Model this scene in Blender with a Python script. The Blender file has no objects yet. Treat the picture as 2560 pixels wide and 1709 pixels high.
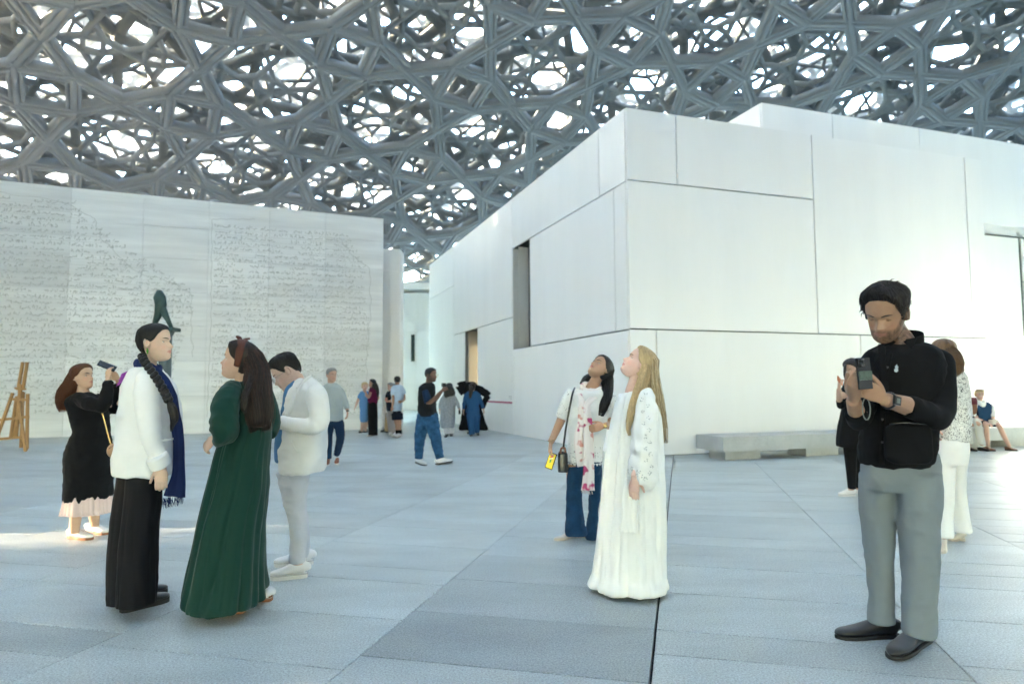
import bpy, bmesh, math, random
import numpy as np
from mathutils import Vector, Matrix
SC = bpy.context.scene
COL = SC.collection
rad = math.radians
# ---------------------------------------------------------------- camera, sky, sun, exposure
CAM_H = 1.35
FPX = 1698.0                      # focal length in photo pixels (2560 wide) = 23.9 mm full frame
PITCH, ROLL = rad(3.94), rad(-0.32)
_cp, _sp, _cr, _sr = math.cos(PITCH), math.sin(PITCH), math.cos(ROLL), math.sin(ROLL)
FWD = np.array([0, _cp, _sp]); _r0 = np.array([1.0, 0, 0]); _u0 = np.array([0, -_sp, _cp])
RT = _cr*_r0 + _sr*_u0; UPV = -_sr*_r0 + _cr*_u0
CC = np.array([0, 0, CAM_H])
cam = bpy.data.cameras.new('camera'); cam_o = bpy.data.objects.new('camera', cam); COL.objects.link(cam_o)
cam_o.matrix_world = Matrix(((RT[0], UPV[0], -FWD[0], 0), (RT[1], UPV[1], -FWD[1], 0), (RT[2], UPV[2], -FWD[2], CAM_H), (0, 0, 0, 1)))
cam.sensor_width = 36; cam.lens = FPX/2560*36; cam.clip_end = 3000; cam.clip_start = 0.05
cam.dof.use_dof = True; cam.dof.focus_distance = 4.3; cam.dof.aperture_fstop = 2.0
SC.camera = cam_o
SUN_EL = rad(10.0); SUN_DIR = np.array([-0.99, -0.14])          # towards the sun (low, from the camera's left)
w = bpy.data.worlds.new('World'); SC.world = w; w.use_nodes = True
nt = w.node_tree; nt.nodes.clear()
_o = nt.nodes.new('ShaderNodeOutputWorld'); _b = nt.nodes.new('ShaderNodeBackground'); _s = nt.nodes.new('ShaderNodeTexSky')
_s.sky_type = 'NISHITA'; _s.sun_disc = False; _s.sun_elevation = SUN_EL; _s.sun_rotation = math.atan2(SUN_DIR[0], SUN_DIR[1])
_s.air_density = 1.0; _s.dust_density = 2.0; _s.ozone_density = 1.0; _s.altitude = 5
_t = nt.nodes.new('ShaderNodeMix'); _t.data_type = 'RGBA'; _t.blend_type = 'MULTIPLY'; _t.inputs[0].default_value = 1.0; _t.inputs[7].default_value = (0.885, 0.995, 1.05, 1)   # white balance
nt.links.new(_s.outputs[0], _t.inputs[6]); nt.links.new(_t.outputs[2], _b.inputs[0]); _b.inputs[1].default_value = 0.15; nt.links.new(_b.outputs[0], _o.inputs[0])
sun = bpy.data.lights.new('sun', 'SUN'); sun.energy = 2.0; sun.angle = rad(0.53); sun.color = (1.0, 0.80, 0.58)
sun_o = bpy.data.objects.new('sun', sun); COL.objects.link(sun_o)
_d = Vector((SUN_DIR[0]*math.cos(SUN_EL), SUN_DIR[1]*math.cos(SUN_EL), math.sin(SUN_EL)))
sun_o.rotation_euler = _d.to_track_quat('Z', 'Y').to_euler()
SC.view_settings.view_transform = 'Standard'; SC.view_settings.look = 'None'
SC.view_settings.exposure = 6.65; SC.view_settings.gamma = 1.0; SC.view_settings.use_curve_mapping = False
SC.render.engine = 'CYCLES'; SC.cycles.use_denoising = True; SC.cycles.denoising_prefilter = 'ACCURATE'
SC.cycles.max_bounces = 7; SC.cycles.diffuse_bounces = 4; SC.cycles.adaptive_threshold = 0.02; SC.cycles.caustics_reflective = False; SC.cycles.caustics_refractive = False
SC.cycles.sample_clamp_indirect = 6.0
# ---------------------------------------------------------------- measuring helpers (photo pixel -> place in the world)
def ray(x, y): return FWD + RT*(x-1280)/FPX - UPV*(y-854.5)/FPX
def ground(x, y, z=0.0):
    d = ray(x, y); return CC + d*((z-CAM_H)/d[2])
def at(x, y, Y):
    d = ray(x, y); return CC + d*(Y/d[1])
def onplane(x, y, P, n):
    d = ray(x, y); return CC + d*(np.dot(P-CC, n)/np.dot(d, n))
# ---------------------------------------------------------------- mesh helpers
def V3(*a): return np.array(a, float)
def unit(v): v = np.asarray(v, float); return v/(np.linalg.norm(v)+1e-12)
class MB:
    def __init__(s): s.v = []; s.f = []; s.n = 0
    def add(s, v, f):
        v = np.asarray(v, float).reshape(-1, 3); b = s.n
        s.v.append(v); s.f += [tuple(i+b for i in q) for q in f]; s.n += len(v)
    def box(s, o, ex, ey, ez):                     # corner o, edge vectors
        o, ex, ey, ez = map(lambda q: np.asarray(q, float), (o, ex, ey, ez))
        v = [o, o+ex, o+ex+ey, o+ey, o+ez, o+ex+ez, o+ex+ey+ez, o+ey+ez]
        f = [(0, 3, 2, 1), (4, 5, 6, 7), (0, 1, 5, 4), (1, 2, 6, 5), (2, 3, 7, 6), (3, 0, 4, 7)]
        if np.dot(np.cross(ex, ey), ez) < 0: f = [q[::-1] for q in f]
        s.add(v, f)
    def bar(s, a, b, w, h, side=(1, 0, 0)):         # square bar from a to b
        a = np.asarray(a, float); b = np.asarray(b, float); t = unit(b-a)
        x = np.asarray(side, float); x = unit(x - t*np.dot(t, x)); y = np.cross(t, x)
        s.box(a - x*w/2 - y*h/2, x*w, y*h, b-a)
    def tube(s, path, ra, rb=None, ax=(1, 0, 0), n=16, cap=True, fold=None, p=2.0, tz=False):
        path = np.asarray(path, float); N = len(path)
        ra = np.broadcast_to(np.asarray(ra, float), (N,)); rb = ra if rb is None else np.broadcast_to(np.asarray(rb, float), (N,))
        ax = np.asarray(ax, float); ax = np.broadcast_to(ax, (N, 3))
        tg = np.gradient(path, axis=0) if N > 1 else np.array([[0, 0, 1.]])
        tg /= np.linalg.norm(tg, axis=1)[:, None]+1e-12
        if tz: tg = np.tile(V3(0, 0, -1.0), (N, 1))
        a = ax - tg*np.sum(ax*tg, 1)[:, None]; a /= np.linalg.norm(a, axis=1)[:, None]+1e-12
        b = np.cross(tg, a)
        th = np.arange(n)*2*np.pi/n; c, sn = np.cos(th), np.sin(th)
        if p != 2.0: c = np.sign(c)*np.abs(c)**(2/p); sn = np.sign(sn)*np.abs(sn)**(2/p)
        k = np.ones((N, n))
        if fold is not None: k = fold(np.linspace(0, 1, N)[:, None], th[None, :])
        P = path[:, None, :] + a[:, None, :]*(ra[:, None]*c[None, :]*k)[:, :, None] + b[:, None, :]*(rb[:, None]*sn[None, :]*k)[:, :, None]
        f = [(i*n+j, i*n+(j+1) % n, (i+1)*n+(j+1) % n, (i+1)*n+j) for i in range(N-1) for j in range(n)]
        if cap: f += [tuple(range(n))[::-1], tuple(range((N-1)*n, N*n))]
        s.add(P.reshape(-1, 3), f)
    def ball(s, c, r, R=None, nu=16, nv=10):
        r = np.broadcast_to(np.asarray(r, float), (3,)); R = np.eye(3) if R is None else R
        v = [(0, 0, 1)]
        for i in range(1, nv):
            a = math.pi*i/nv
            v += [(math.sin(a)*math.cos(2*math.pi*j/nu), math.sin(a)*math.sin(2*math.pi*j/nu), math.cos(a)) for j in range(nu)]
        v.append((0, 0, -1)); L = len(v)-1
        f = [(0, 1+j, 1+(j+1) % nu) for j in range(nu)]
        for i in range(nv-2):
            f += [(1+i*nu+j, 1+(i+1)*nu+j, 1+(i+1)*nu+(j+1) % nu, 1+i*nu+(j+1) % nu) for j in range(nu)]
        f += [(L, 1+(nv-2)*nu+(j+1) % nu, 1+(nv-2)*nu+j) for j in range(nu)]
        s.add(np.asarray(c) + (np.array(v)*r)@np.asarray(R).T, f)
    def V(s): return np.concatenate(s.v) if s.v else np.zeros((0, 3))
    def build(s, name, mat, parent=None, smooth=False, **k): return mk(name, s.V(), s.f, mat, parent, smooth, **k)
def to_mesh(name, v, f):
    me = bpy.data.meshes.new(name); v = np.asarray(v, np.float32)
    if isinstance(f, np.ndarray) and f.ndim == 2:
        k = f.shape[1]; me.vertices.add(len(v)); me.vertices.foreach_set('co', v.ravel())
        me.loops.add(f.size); me.loops.foreach_set('vertex_index', f.astype(np.int32).ravel())
        me.polygons.add(len(f)); me.polygons.foreach_set('loop_start', np.arange(0, f.size, k, dtype=np.int32))
        me.update(calc_edges=True)
    else:
        me.from_pydata(v.tolist(), [], [tuple(q) for q in f])
    return me
def link(name, me, mat=None, parent=None):
    o = bpy.data.objects.new(name, me); COL.objects.link(o)
    if mat is not None: me.materials.append(mat)
    if parent is not None: o.parent = parent; o.matrix_parent_inverse = parent.matrix_basis.inverted()
    return o
def mk(name, v, f, mat, parent=None, smooth=False, **k):
    me = to_mesh(name, v, f)
    if smooth: me.polygons.foreach_set('use_smooth', np.ones(len(me.polygons), bool))
    o = link(name, me, mat, parent)
    if k: tag(o, **k)
    return o
def tag(o, label=None, category=None, group=None, kind=None):
    for a, b in (('label', label), ('category', category), ('group', group), ('kind', kind)):
        if b: o[a] = b
    return o
def empty(name, loc, **k):
    o = bpy.data.objects.new(name, None); COL.objects.link(o); o.location = loc; o.empty_display_size = 0.1
    return tag(o, **k)
# ---------------------------------------------------------------- noise (numpy value noise)
_P = np.random.RandomState(3).rand(64, 64, 64)
def vnoise(p):
    p = np.asarray(p, float); i = np.floor(p).astype(int); f = p-i; f = f*f*(3-2*f); i &= 63; j = (i+1) & 63
    def g(a, b, c): return _P[a, b, c]
    x0, y0, z0 = i.T; x1, y1, z1 = j.T; fx, fy, fz = f.T
    a = g(x0, y0, z0)*(1-fx)+g(x1, y0, z0)*fx; b = g(x0, y1, z0)*(1-fx)+g(x1, y1, z0)*fx
    c = g(x0, y0, z1)*(1-fx)+g(x1, y0, z1)*fx; d = g(x0, y1, z1)*(1-fx)+g(x1, y1, z1)*fx
    return ((a*(1-fy)+b*fy)*(1-fz)+(c*(1-fy)+d*fy)*fz)*2-1
# ---------------------------------------------------------------- materials
MATS = {}
def mat(name, col, rough=0.7, spec=0.5, metal=0.0, noise=0.0, nscale=20.0, stretch=(1, 1, 1), bump=0.0, bscale=200.0, attr=None, emit=0.0,
        sheen=0.0, sss=0.0, coat=0.0, space='Object', speck=0.0, spscale=300.0, orand=0.0, mrot=(0, 0, 0)):
    if name in MATS: return MATS[name]
    m = bpy.data.materials.new(name); m.use_nodes = True; t = m.node_tree; L = t.links.new; N = t.nodes.new
    bs = t.nodes['Principled BSDF']; bs.inputs['Roughness'].default_value = rough; bs.inputs['Specular IOR Level'].default_value = spec
    bs.inputs['Metallic'].default_value = metal; bs.inputs['Base Color'].default_value = (*col, 1)
    if sheen: bs.inputs['Sheen Weight'].default_value = sheen; bs.inputs['Sheen Roughness'].default_value = 0.5
    if sss: bs.inputs['Subsurface Weight'].default_value = sss; bs.inputs['Subsurface Radius'].default_value = (0.012, 0.005, 0.003); bs.inputs['Subsurface Scale'].default_value = 0.6
    if coat: bs.inputs['Coat Weight'].default_value = coat; bs.inputs['Coat Roughness'].default_value = 0.15
    if emit: bs.inputs['Emission Color'].default_value = (*col, 1); bs.inputs['Emission Strength'].default_value = emit
    tc = N('ShaderNodeTexCoord'); cur = None
    if attr:
        a = N('ShaderNodeAttribute'); a.attribute_name = attr; cur = a.outputs['Color']
    def mapped(st):
        mp = N('ShaderNodeMapping'); mp.inputs['Scale'].default_value = st; mp.inputs['Rotation'].default_value = mrot; L(tc.outputs[space], mp.inputs[0]); return mp.outputs[0]
    def mul(cur, fac_out, lo, hi):
        r = N('ShaderNodeMapRange'); r.inputs[1].default_value = 0.3; r.inputs[2].default_value = 0.7; r.inputs[3].default_value = lo; r.inputs[4].default_value = hi
        L(fac_out, r.inputs[0]); x = N('ShaderNodeMix'); x.data_type = 'RGBA'; x.blend_type = 'MULTIPLY'; x.inputs[0].default_value = 1.0
        if cur is None: x.inputs[6].default_value = (*col, 1)
        else: L(cur, x.inputs[6])
        L(r.outputs[0], x.inputs[7]); return x.outputs[2]
    if noise:
        n = N('ShaderNodeTexNoise'); n.inputs['Scale'].default_value = nscale; n.inputs['Detail'].default_value = 5; n.inputs['Roughness'].default_value = 0.6
        L(mapped(stretch), n.inputs['Vector']); cur = mul(cur, n.outputs[0], 1-noise, 1+noise*0.6)
    if speck:
        n = N('ShaderNodeTexNoise'); n.inputs['Scale'].default_value = spscale; n.inputs['Detail'].default_value = 3; n.inputs['Roughness'].default_value = 0.8
        L(tc.outputs[space], n.inputs['Vector']); cur = mul(cur, n.outputs[0], 1-speck, 1+speck)
    if orand:
        oi = N('ShaderNodeObjectInfo'); mr = N('ShaderNodeMapRange'); mr.inputs[1].default_value = -0.5; mr.inputs[2].default_value = 1.5; mr.inputs[3].default_value = .0; mr.inputs[4].default_value = 1.0; L(oi.outputs['Random'], mr.inputs[0]); cur = mul(cur, mr.outputs[0], 1-orand, 1.0)
    if cur is not None:
        L(cur, bs.inputs['Base Color'])
        if emit: pass
    if bump:
        n = N('ShaderNodeTexNoise'); n.inputs['Scale'].default_value = bscale; n.inputs['Detail'].default_value = 3; L(tc.outputs[space], n.inputs['Vector'])
        b = N('ShaderNodeBump'); b.inputs['Strength'].default_value = bump; b.inputs['Distance'].default_value = 0.004; L(n.outputs[0], b.inputs['Height']); L(b.outputs[0], bs.inputs['Normal'])
    MATS[name] = m; return m
def set_color(me, cols, name='Col'):
    a = me.color_attributes.new(name, 'FLOAT_COLOR', 'POINT'); c = np.ones((len(me.vertices), 4), np.float32); c[:, :3] = cols; a.data.foreach_set('color', c.ravel())
# ================================================================ SETTING
rnd = random.Random(11)
M_WHITE = mat('white_cladding', (0.90, 0.90, 0.895), 0.5, 0.4, noise=0.03, nscale=0.6, stretch=(2, 2, 0.3), bump=0.03, bscale=25, orand=0.05)
M_JOINT = mat('joint_shadow_gap', (0.10, 0.12, 0.11), 0.9)
M_GRANITE = mat('granite_paving', (0.36, 0.375, 0.385), 0.42, 0.45, attr='Col', noise=0.16, nscale=1.7, stretch=(0.5, 1.3, 1), speck=0.5, spscale=95, bump=0.12, bscale=500)
M_BED = mat('paving_bed', (0.16, 0.17, 0.175), 0.9)
M_CHAN = mat('drain_channel', (0.008, 0.009, 0.01), 0.8)
# ---- ground and paving. Paving grid: strips of 1.45 m running away to the right of the camera axis, cut every 0.36 m
GB = rad(13.87); GP = V3(math.cos(GB), -math.sin(GB), 0); GQ = V3(math.sin(GB), math.cos(GB), 0)
ground_o = MB(); S_ = 1500
ground_o.add([(-S_, -S_, -0.045), (S_, -S_, -0.045), (S_, S_, -0.045), (-S_, S_, -0.045)], [(0, 1, 2, 3)])
floor = ground_o.build('ground', M_BED, kind='structure', label='pale grey granite paving of the plaza')
STRIP0, STRIPW, MOD = -0.165, 1.449, 0.3612
slabs = []
for k in range(-26, 26):
    p0 = STRIP0 + k*STRIPW; q = 3.273 - 0.3612*30 - (0.18 if k % 3 == 1 else 0)
    while q < 44:
        L_ = MOD*rnd.choice([1, 2, 2, 2, 1, 2]) if q < 14 else MOD*2
        if k == -1 and abs(q-3.273) < 0.02: L_ = 2*MOD
        if k == -1 and 2.2 < q < 3.2 and q+L_ > 3.28: L_ = 3.273-q
        slabs.append((k, p0, q, L_)); q += L_
def slab_vis(p0, q, L_):
    c = GP*(p0+STRIPW/2) + GQ*(q+L_/2); return c[1] > 2.0 and abs(c[0]) < 0.80*c[1]+1.3
near = []; rest = []
for s_ in slabs:
    c = GP*(s_[1]+STRIPW/2) + GQ*(s_[2]+s_[3]/2); d = math.hypot(c[0], c[1])
    if slab_vis(*s_[1:]): near.append((d, s_))
    else: rest.append(s_)
near.sort(key=lambda t: t[0]); rest += [s for d, s in near[300:]]; near = near[:300]
def slab_geo(mb, cols, s_, gap):
    k, p0, q, L_ = s_
    g2 = 0.007 if k == 0 else gap*.55
    g1 = 0.007 if k == -1 else gap*.55
    o = GP*(p0+g2) + GQ*(q+gap) + V3(0, 0, -0.04); dz = rnd.uniform(-0.0012, 0.0012)
    ex, ey = GP*(STRIPW-g1-g2), GQ*(L_-2*gap); c = 0.003
    t = rnd.gauss(1.0, 0.034); t *= 1 + 0.03*math.sin(k*2.3)
    if k == -1 and abs(q-3.273) < 0.03: t = 0.66
    if k == -1 and abs(q-3.995) < 0.03: t = 0.80
    if rnd.random() < 0.10: t *= 0.88
    base = V3(0.43, 0.472, 0.465)*t + V3(0.006, 0.002, -0.004)*rnd.uniform(-1, 1)
    lo = [o, o+ex, o+ex+ey, o+ey]; up = V3(0, 0, 0.04+dz)
    hi = [o+up+unit(ex)*c+unit(ey)*c, o+ex+up-unit(ex)*c+unit(ey)*c, o+ex+ey+up-unit(ex)*c-unit(ey)*c, o+ey+up+unit(ex)*c-unit(ey)*c]
    md = [x+up-V3(0, 0, c) for x in lo]
    f = [(8, 9, 10, 11)] + [(i, (i+1) % 4, 4+(i+1) % 4, 4+i) for i in range(4)] + [(4+i, 4+(i+1) % 4, 8+(i+1) % 4, 8+i) for i in range(4)]
    mb.add(lo+md+hi, f); cols += [base]*12
for d, s_ in near:
    mb = MB(); cl = []; slab_geo(mb, cl, s_, 0.0034); o = mb.build('paving_slab', M_GRANITE, floor); set_color(o.data, np.array(cl))
mb = MB(); cl = []
for s_ in rest: slab_geo(mb, cl, s_, 0.0042)
o = mb.build('paving_slab_field', M_GRANITE, floor, kind='stuff'); set_color(o.data, np.array(cl))
mb = MB(); mb.box(GP*(STRIP0-0.02)+GQ*-20+V3(0, 0, -0.042), GP*0.04, GQ*64, V3(0, 0, 0.002)); mb.build('drain_channel', M_CHAN, floor)
mb = MB(); mb.box(GP*(STRIP0-0.007)+GQ*-20+V3(0, 0, -0.04), GP*0.002, GQ*64, V3(0, 0, 0.0405)); mb.build('channel_edge', mat('channel_steel', (0.3, 0.31, 0.31), 0.4, metal=0.8), floor)
mb = MB(); mb.add([(-S_, 95, -0.03), (S_, 95, -0.03), (S_, S_, -0.03), (-S_, S_, -0.03)], [(0, 1, 2, 3)])
mb.build('sea', mat('sea_water', (0.03, 0.07, 0.08), 0.15, 0.5, bump=0.3, bscale=2), kind='structure')
# ---- white gallery cube
AB = rad(19.26); U = V3(-math.sin(AB), math.cos(AB), 0); VV = V3(math.cos(AB), math.sin(AB), 0); K = V3(2.338, 13.474, 0); Z = V3(0, 0, 1)
G_ = 0.014
def panel_set(parent, origin, es, en, rects, thick=0.05, m=None, name='panel'):
    """rects (s0,s1,z0,z1) on the plane through origin spanned by es and Z; en points outwards"""
    for (s0, s1, z0, z1) in rects:
        mb = MB(); j = rnd.uniform(-0.0015, 0.0015); o = origin+es*(s0+G_)+Z*(z0+G_)+en*j
        mb.box(o, es*(s1-s0-2*G_), Z*(z1-z0-2*G_), -en*thick); mb.build(name, m or M_WHITE, parent)
cube = empty('gallery_building', K, label='large white panelled gallery cube with a joint-lined corner facing the plaza', category='building')
T_, R_ = 7.06, 10.1; LT = 18.6
panel_set(cube, K, VV, -U, [(0, 1.18, 5.555, T_), (1.18, 4.733, 5.555, T_), (0, 4.733, 2.53, 5.555), (4.733, 9.51, 2.53, T_), (9.51, R_, 2.53, T_), (0, 0.612, 0, 2.53), (0.612, 5.93, 0, 2.53), (5.93, R_, 0, 2.53)])
LF = [(0.05, 1.235, 5.53, T_), (1.235, 7.03, 5.53, T_), (7.03, 14.07, 3.475, T_), (14.07, LT, 5.455, T_), (0.05, 0.57, 2.515, 5.53), (0.57, 5.54, 2.515, 5.53), (0.05, 7.0, 0, 2.515),
      (7.0, 10.74, 0, 3.475), (12.4, 14.07, 0, 3.475), (14.07, LT, 0, 5.455)]
panel_set(cube, K, U, -VV, LF)
panel_set(cube, K+VV*R_, U, VV, [(0.05, 9, 0, 2.53), (0.05, 9, 2.53, T_)])
mb = MB(); mb.box(K+VV*0.45+U*0.06, VV*(R_-0.51), U*(LT-0.1), Z*(T_-0.03)); mb.build('core', M_JOINT, cube)
mb = MB(); mb.box(K+VV*0.0505+U*0.0505+Z*(T_-0.06), VV*(R_-0.1), U*(LT-0.1), Z*0.05); mb.build('roof', M_WHITE, cube)
# window recess: grey pane with reveals
M_REV = mat('window_reveal', (0.55, 0.56, 0.56), 0.6)
M_PANE = mat('dark_glazing', (0.20, 0.215, 0.22), 0.2, 0.6)
wn = MB(); wn.box(K+U*5.56+Z*2.53+VV*0.40, U*1.43, Z*2.98, VV*0.04); win = wn.build('window', M_PANE, cube)
for a, b in (((5.545, 0.012, 2.515), (0.03, 3.0)), ((6.97, 0.012, 2.515), (0.03, 3.0))):
    mb = MB(); mb.box(K+U*a[0]+VV*a[1]+Z*a[2], U*b[0], Z*b[1], VV*0.42); mb.build('reveal', M_REV, win)
mb = MB(); mb.box(K+U*6.62+Z*2.53+VV*0.06, U*0.03, Z*2.98, VV*0.30); mb.build('frame', M_REV, win)
# lit doorway
M_LIT = mat('warm_lit_glass', (1.0, 0.80, 0.46), 0.3, emit=0.06)
mb = MB(); mb.box(K+U*10.76+Z*0.0+VV*0.38, U*1.62, Z*3.45, VV*0.03); door = mb.build('doorway', mat('door_interior', (0.55, 0.42, 0.22), 0.5), cube)
mb = MB(); mb.box(K+U*11.25+Z*1.2+VV*0.34, U*0.65, Z*1.75, VV*0.03); mb.build('lit_pane', M_LIT, door)
for u_ in (10.75, 11.95, 12.36):
    mb = MB(); mb.box(K+U*u_+VV*0.02, U*0.05, Z*3.46, VV*0.34); mb.build('frame', mat('door_frame', (0.18, 0.18, 0.18), 0.5), door)
# magenta guide band with its small print
M_MAG = mat('magenta_band', (0.42, 0.012, 0.12), 0.5)
mb = MB(); mb.box(K+U*7.1+Z*0.915-VV*0.004, U*2.6, Z*0.05, VV*0.003); mb.build('guide_band', M_MAG, cube)
M_PRINT = mat('grey_print', (0.45, 0.45, 0.46), 0.6)
for r_, (a, b) in enumerate(((7.12, 7.42), (7.12, 7.36), (7.12, 7.30))):
    mb = MB(); x = a
    while x < b:
        l = rnd.uniform(0.015, 0.04); mb.box(K+U*x+Z*(1.12-r_*0.045)-VV*0.004, U*l, Z*0.016, VV*0.003); x += l+0.012
    mb.build('lettering', M_PRINT, cube)
# ---- tall block behind, with overhang
blk = empty('tall_gallery_building', K+U*3+VV*5.9, label='taller white block rising behind the gallery cube, with an overhanging underside', category='building')
KB = K+U*3
panel_set(blk, KB, VV, -U, [(5.9, 8.37, 6.42, 9.2), (8.37, 11.72, 6.42, 9.2), (11.72, 16.4, 6.42, 9.2), (16.4, 22, 6.42, 9.2)])
panel_set(blk, KB+VV*5.9, U, -VV, [(0.05, 1.1, 6.42, 9.2), (1.1, 9, 6.42, 9.2)])
mb = MB(); mb.box(KB+VV*5.95+U*0.055+Z*6.45, VV*16, U*9, Z*2.72); mb.build('core', M_WHITE, blk)
KD = K+U*4.0
panel_set(blk, KD, VV, -U, [(10.2, 17.30, 2.9, 6.40), (17.42, 24, 2.9, 4.9), (17.42, 24, 4.9, 6.40)])
mb = MB(); mb.box(KD+VV*10.2+U*0.06, VV*14, U*6, Z*6.44); mb.build('lower_core', M_JOINT, blk)
glow_wall = empty('lobby_building', K+VV*11.3, label='low glazed lobby glowing bright beside the seated visitors', category='building')
M_GLOW = mat('backlit_glazing', (1.0, 0.97, 0.82), 0.4, emit=0.10)  # glow added to the wall face, standing in for strong light on it
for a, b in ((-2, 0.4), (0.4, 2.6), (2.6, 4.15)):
    mb = MB(); mb.box(K+VV*11.3+U*(a+0.01), U*(b-a-0.02), Z*2.55, VV*0.05); mb.build('lit_pane', M_GLOW, glow_wall)
mb = MB(); mb.box(K+VV*11.36-U*2, VV*6, U*6.15, Z*2.6); mb.build('core', M_WHITE, glow_wall)
# ---- carved stone wall
AW = rad(20); WV = V3(math.cos(AW), math.sin(AW), 0); WN = V3(-math.sin(AW), math.cos(AW), 0); W0 = ground(955, 1072)
carved = empty('carved_stone_wall', W0, label='long veined marble wall carved with rows of small raised signs', category='wall')
M_MARBLE = mat('veined_marble', (0.60, 0.62, 0.63), 0.45, 0.4, attr='Col', noise=0.12, nscale=1.1, mrot=(0, 0.22, 0), stretch=(0.30, 0.30, 4.0), bump=0.05, bscale=30)
cols_x = [0, -1.95, -3.75, -5.58, -7.45, -9.4, -11.4, -13.4, -15.4, -17.4, -19.5, -23.5, -27.5]
rows_z = [0, 1.18, 2.28, 3.38, 4.45, 5.5, 6.5, 7.4]
def ztop(s): return 7.31 + (-s)*0.0205
M_SIGN = mat('carved_signs', (0.60, 0.605, 0.585), 0.8)  # darker tone put in for the shade of the cut signs
for i in range(len(cols_x)-1):
    a, b = cols_x[i+1], cols_x[i]
    colt = rnd.uniform(0.94, 1.04)
    if i == 5: colt = 0.9
    for j in range(len(rows_z)-1):
        z0, z1 = rows_z[j], rows_z[j+1]; g = 0.004
        za, zb = (z1, z1) if j < len(rows_z)-2 else (ztop(a), ztop(b))
        dj = rnd.uniform(-0.002, 0.002); o = W0+WN*dj
        f0 = [o+WV*(a+g)+Z*(z0+g), o+WV*(b-g)+Z*(z0+g), o+WV*(b-g)+Z*(zb-g), o+WV*(a+g)+Z*(za-g)]
        mb = MB(); mb.add(f0+[p+WN*0.06 for p in f0], [(0, 1, 2, 3), (7, 6, 5, 4), (1, 0, 4, 5), (2, 1, 5, 6), (3, 2, 6, 7), (0, 3, 7, 4)])
        ob = mb.build('marble_panel', M_MARBLE, carved); t = colt*rnd.uniform(0.95, 1.05); set_color(ob.data, np.tile(V3(0.90, 0.91, 0.90)*t, (8, 1)))
mb = MB(); mb.box(W0+WV*-27.5+WN*0.063, WV*27.44, WN*14, Z*7.28); mb.build('core', mat('wall_core', (0.5, 0.52, 0.53), 0.8), carved)  # depth extended out of view to block the low sun
def sign_row(mb, z, s0, s1, dens, hz):
    s = s0
    while s < s1:
        if rnd.random() > dens: s += rnd.uniform(0.1, 0.5); continue
        wl = rnd.uniform(0.25, 0.9); e = min(s+wl, s1)
        while s < e:
            k = rnd.random(); l = rnd.uniform(0.03, 0.09); dz = rnd.uniform(-0.3, 0.3)*hz; dp = 0.022
            o = W0+WV*s+Z*(z+dz)-WN*0.0025
            if k < 0.5:      # slanting wedge
                h = hz*rnd.uniform(0.4, 0.9); sl = rnd.uniform(-0.6, 0.9)*h; t = rnd.uniform(0.010, 0.02)
                pts = [o, o+WV*t, o+WV*(t+sl)+Z*h, o+WV*(sl-t*0.8)+Z*h]
            else:            # lying stroke with a wedge head
                h = rnd.uniform(0.010, 0.02); pts = [o, o+WV*l, o+WV*l+Z*h, o+WV*0.01+Z*h*2.2]
            mb.add(pts+[sum(pts)/4-WN*dp], [(0, 1, 4), (1, 2, 4), (2, 3, 4), (3, 0, 4)])
            s += l*rnd.uniform(0.5, 1.0)
        s += rnd.uniform(0.03, 0.18)
def tablet(zlo, zhi, s0, s1, dens):
    mb = MB(); z = zlo
    while z < zhi:
        t = (z-zlo)/(zhi-zlo)
        lo, hi = s0(t), s1(t)
        sign_row(mb, z, lo, hi, dens, 0.115)
        if rnd.random() < 0.75: mb.box(W0+WV*lo+Z*(z-0.052)-WN*0.005, WV*(hi-lo), Z*0.006, WN*0.004)
        z += 0.178
    return mb
tablet(0.75, 7.05, lambda t: -19.5, lambda t: -6.25 - 0.25*math.sin(t*9) - max(0, t-0.60)*7.6, 0.93).build('carved_text', M_SIGN, carved, kind='stuff')
tablet(0.55, 6.75, lambda t: -5.4, lambda t: -0.55 - 0.12*math.sin(t*11) - max(0, t-0.80)*4.5, 0.90).build('carved_text', M_SIGN, carved, kind='stuff')
def incised(pts, r=0.012):
    P_ = np.array([W0+WV*s+Z*z-WN*0.004 for s, z in pts]); mb = MB(); mb.tube(P_, r, 0.008, n=5, ax=tuple(WN)); mb.build('carved_outline', M_SIGN, carved)
def wob(keys, n=60, a=0.03):
    keys = np.array(keys, float); t = np.linspace(0, len(keys)-1, n); k = np.arange(len(keys)); x = np.interp(t, k, keys[:, 0]); y = np.interp(t, k, keys[:, 1])
    return [(x[i]+a*math.sin(i*1.7)+a*rnd.uniform(-1, 1)*0.5, y[i]+a*math.cos(i*1.3)) for i in range(n)]
incised(wob([(-11.4, 7.2), (-9.6, 7.05), (-8.8, 6.6), (-8.55, 5.95), (-7.6, 5.0), (-6.6, 4.75), (-6.05, 4.4), (-6.02, 3.4), (-5.95, 2.4)]))
incised(wob([(-5.5, 0.5), (-5.45, 3.5), (-5.5, 6.85), (-4.2, 6.95)], a=0.015))
incised(wob([(-1.5, 6.5), (-1.0, 5.9), (-0.45, 5.5), (-0.42, 4.1), (-0.55, 2.6), (-0.5, 1.3), (-0.9, 0.9), (-1.6, 0.6)]))
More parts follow.
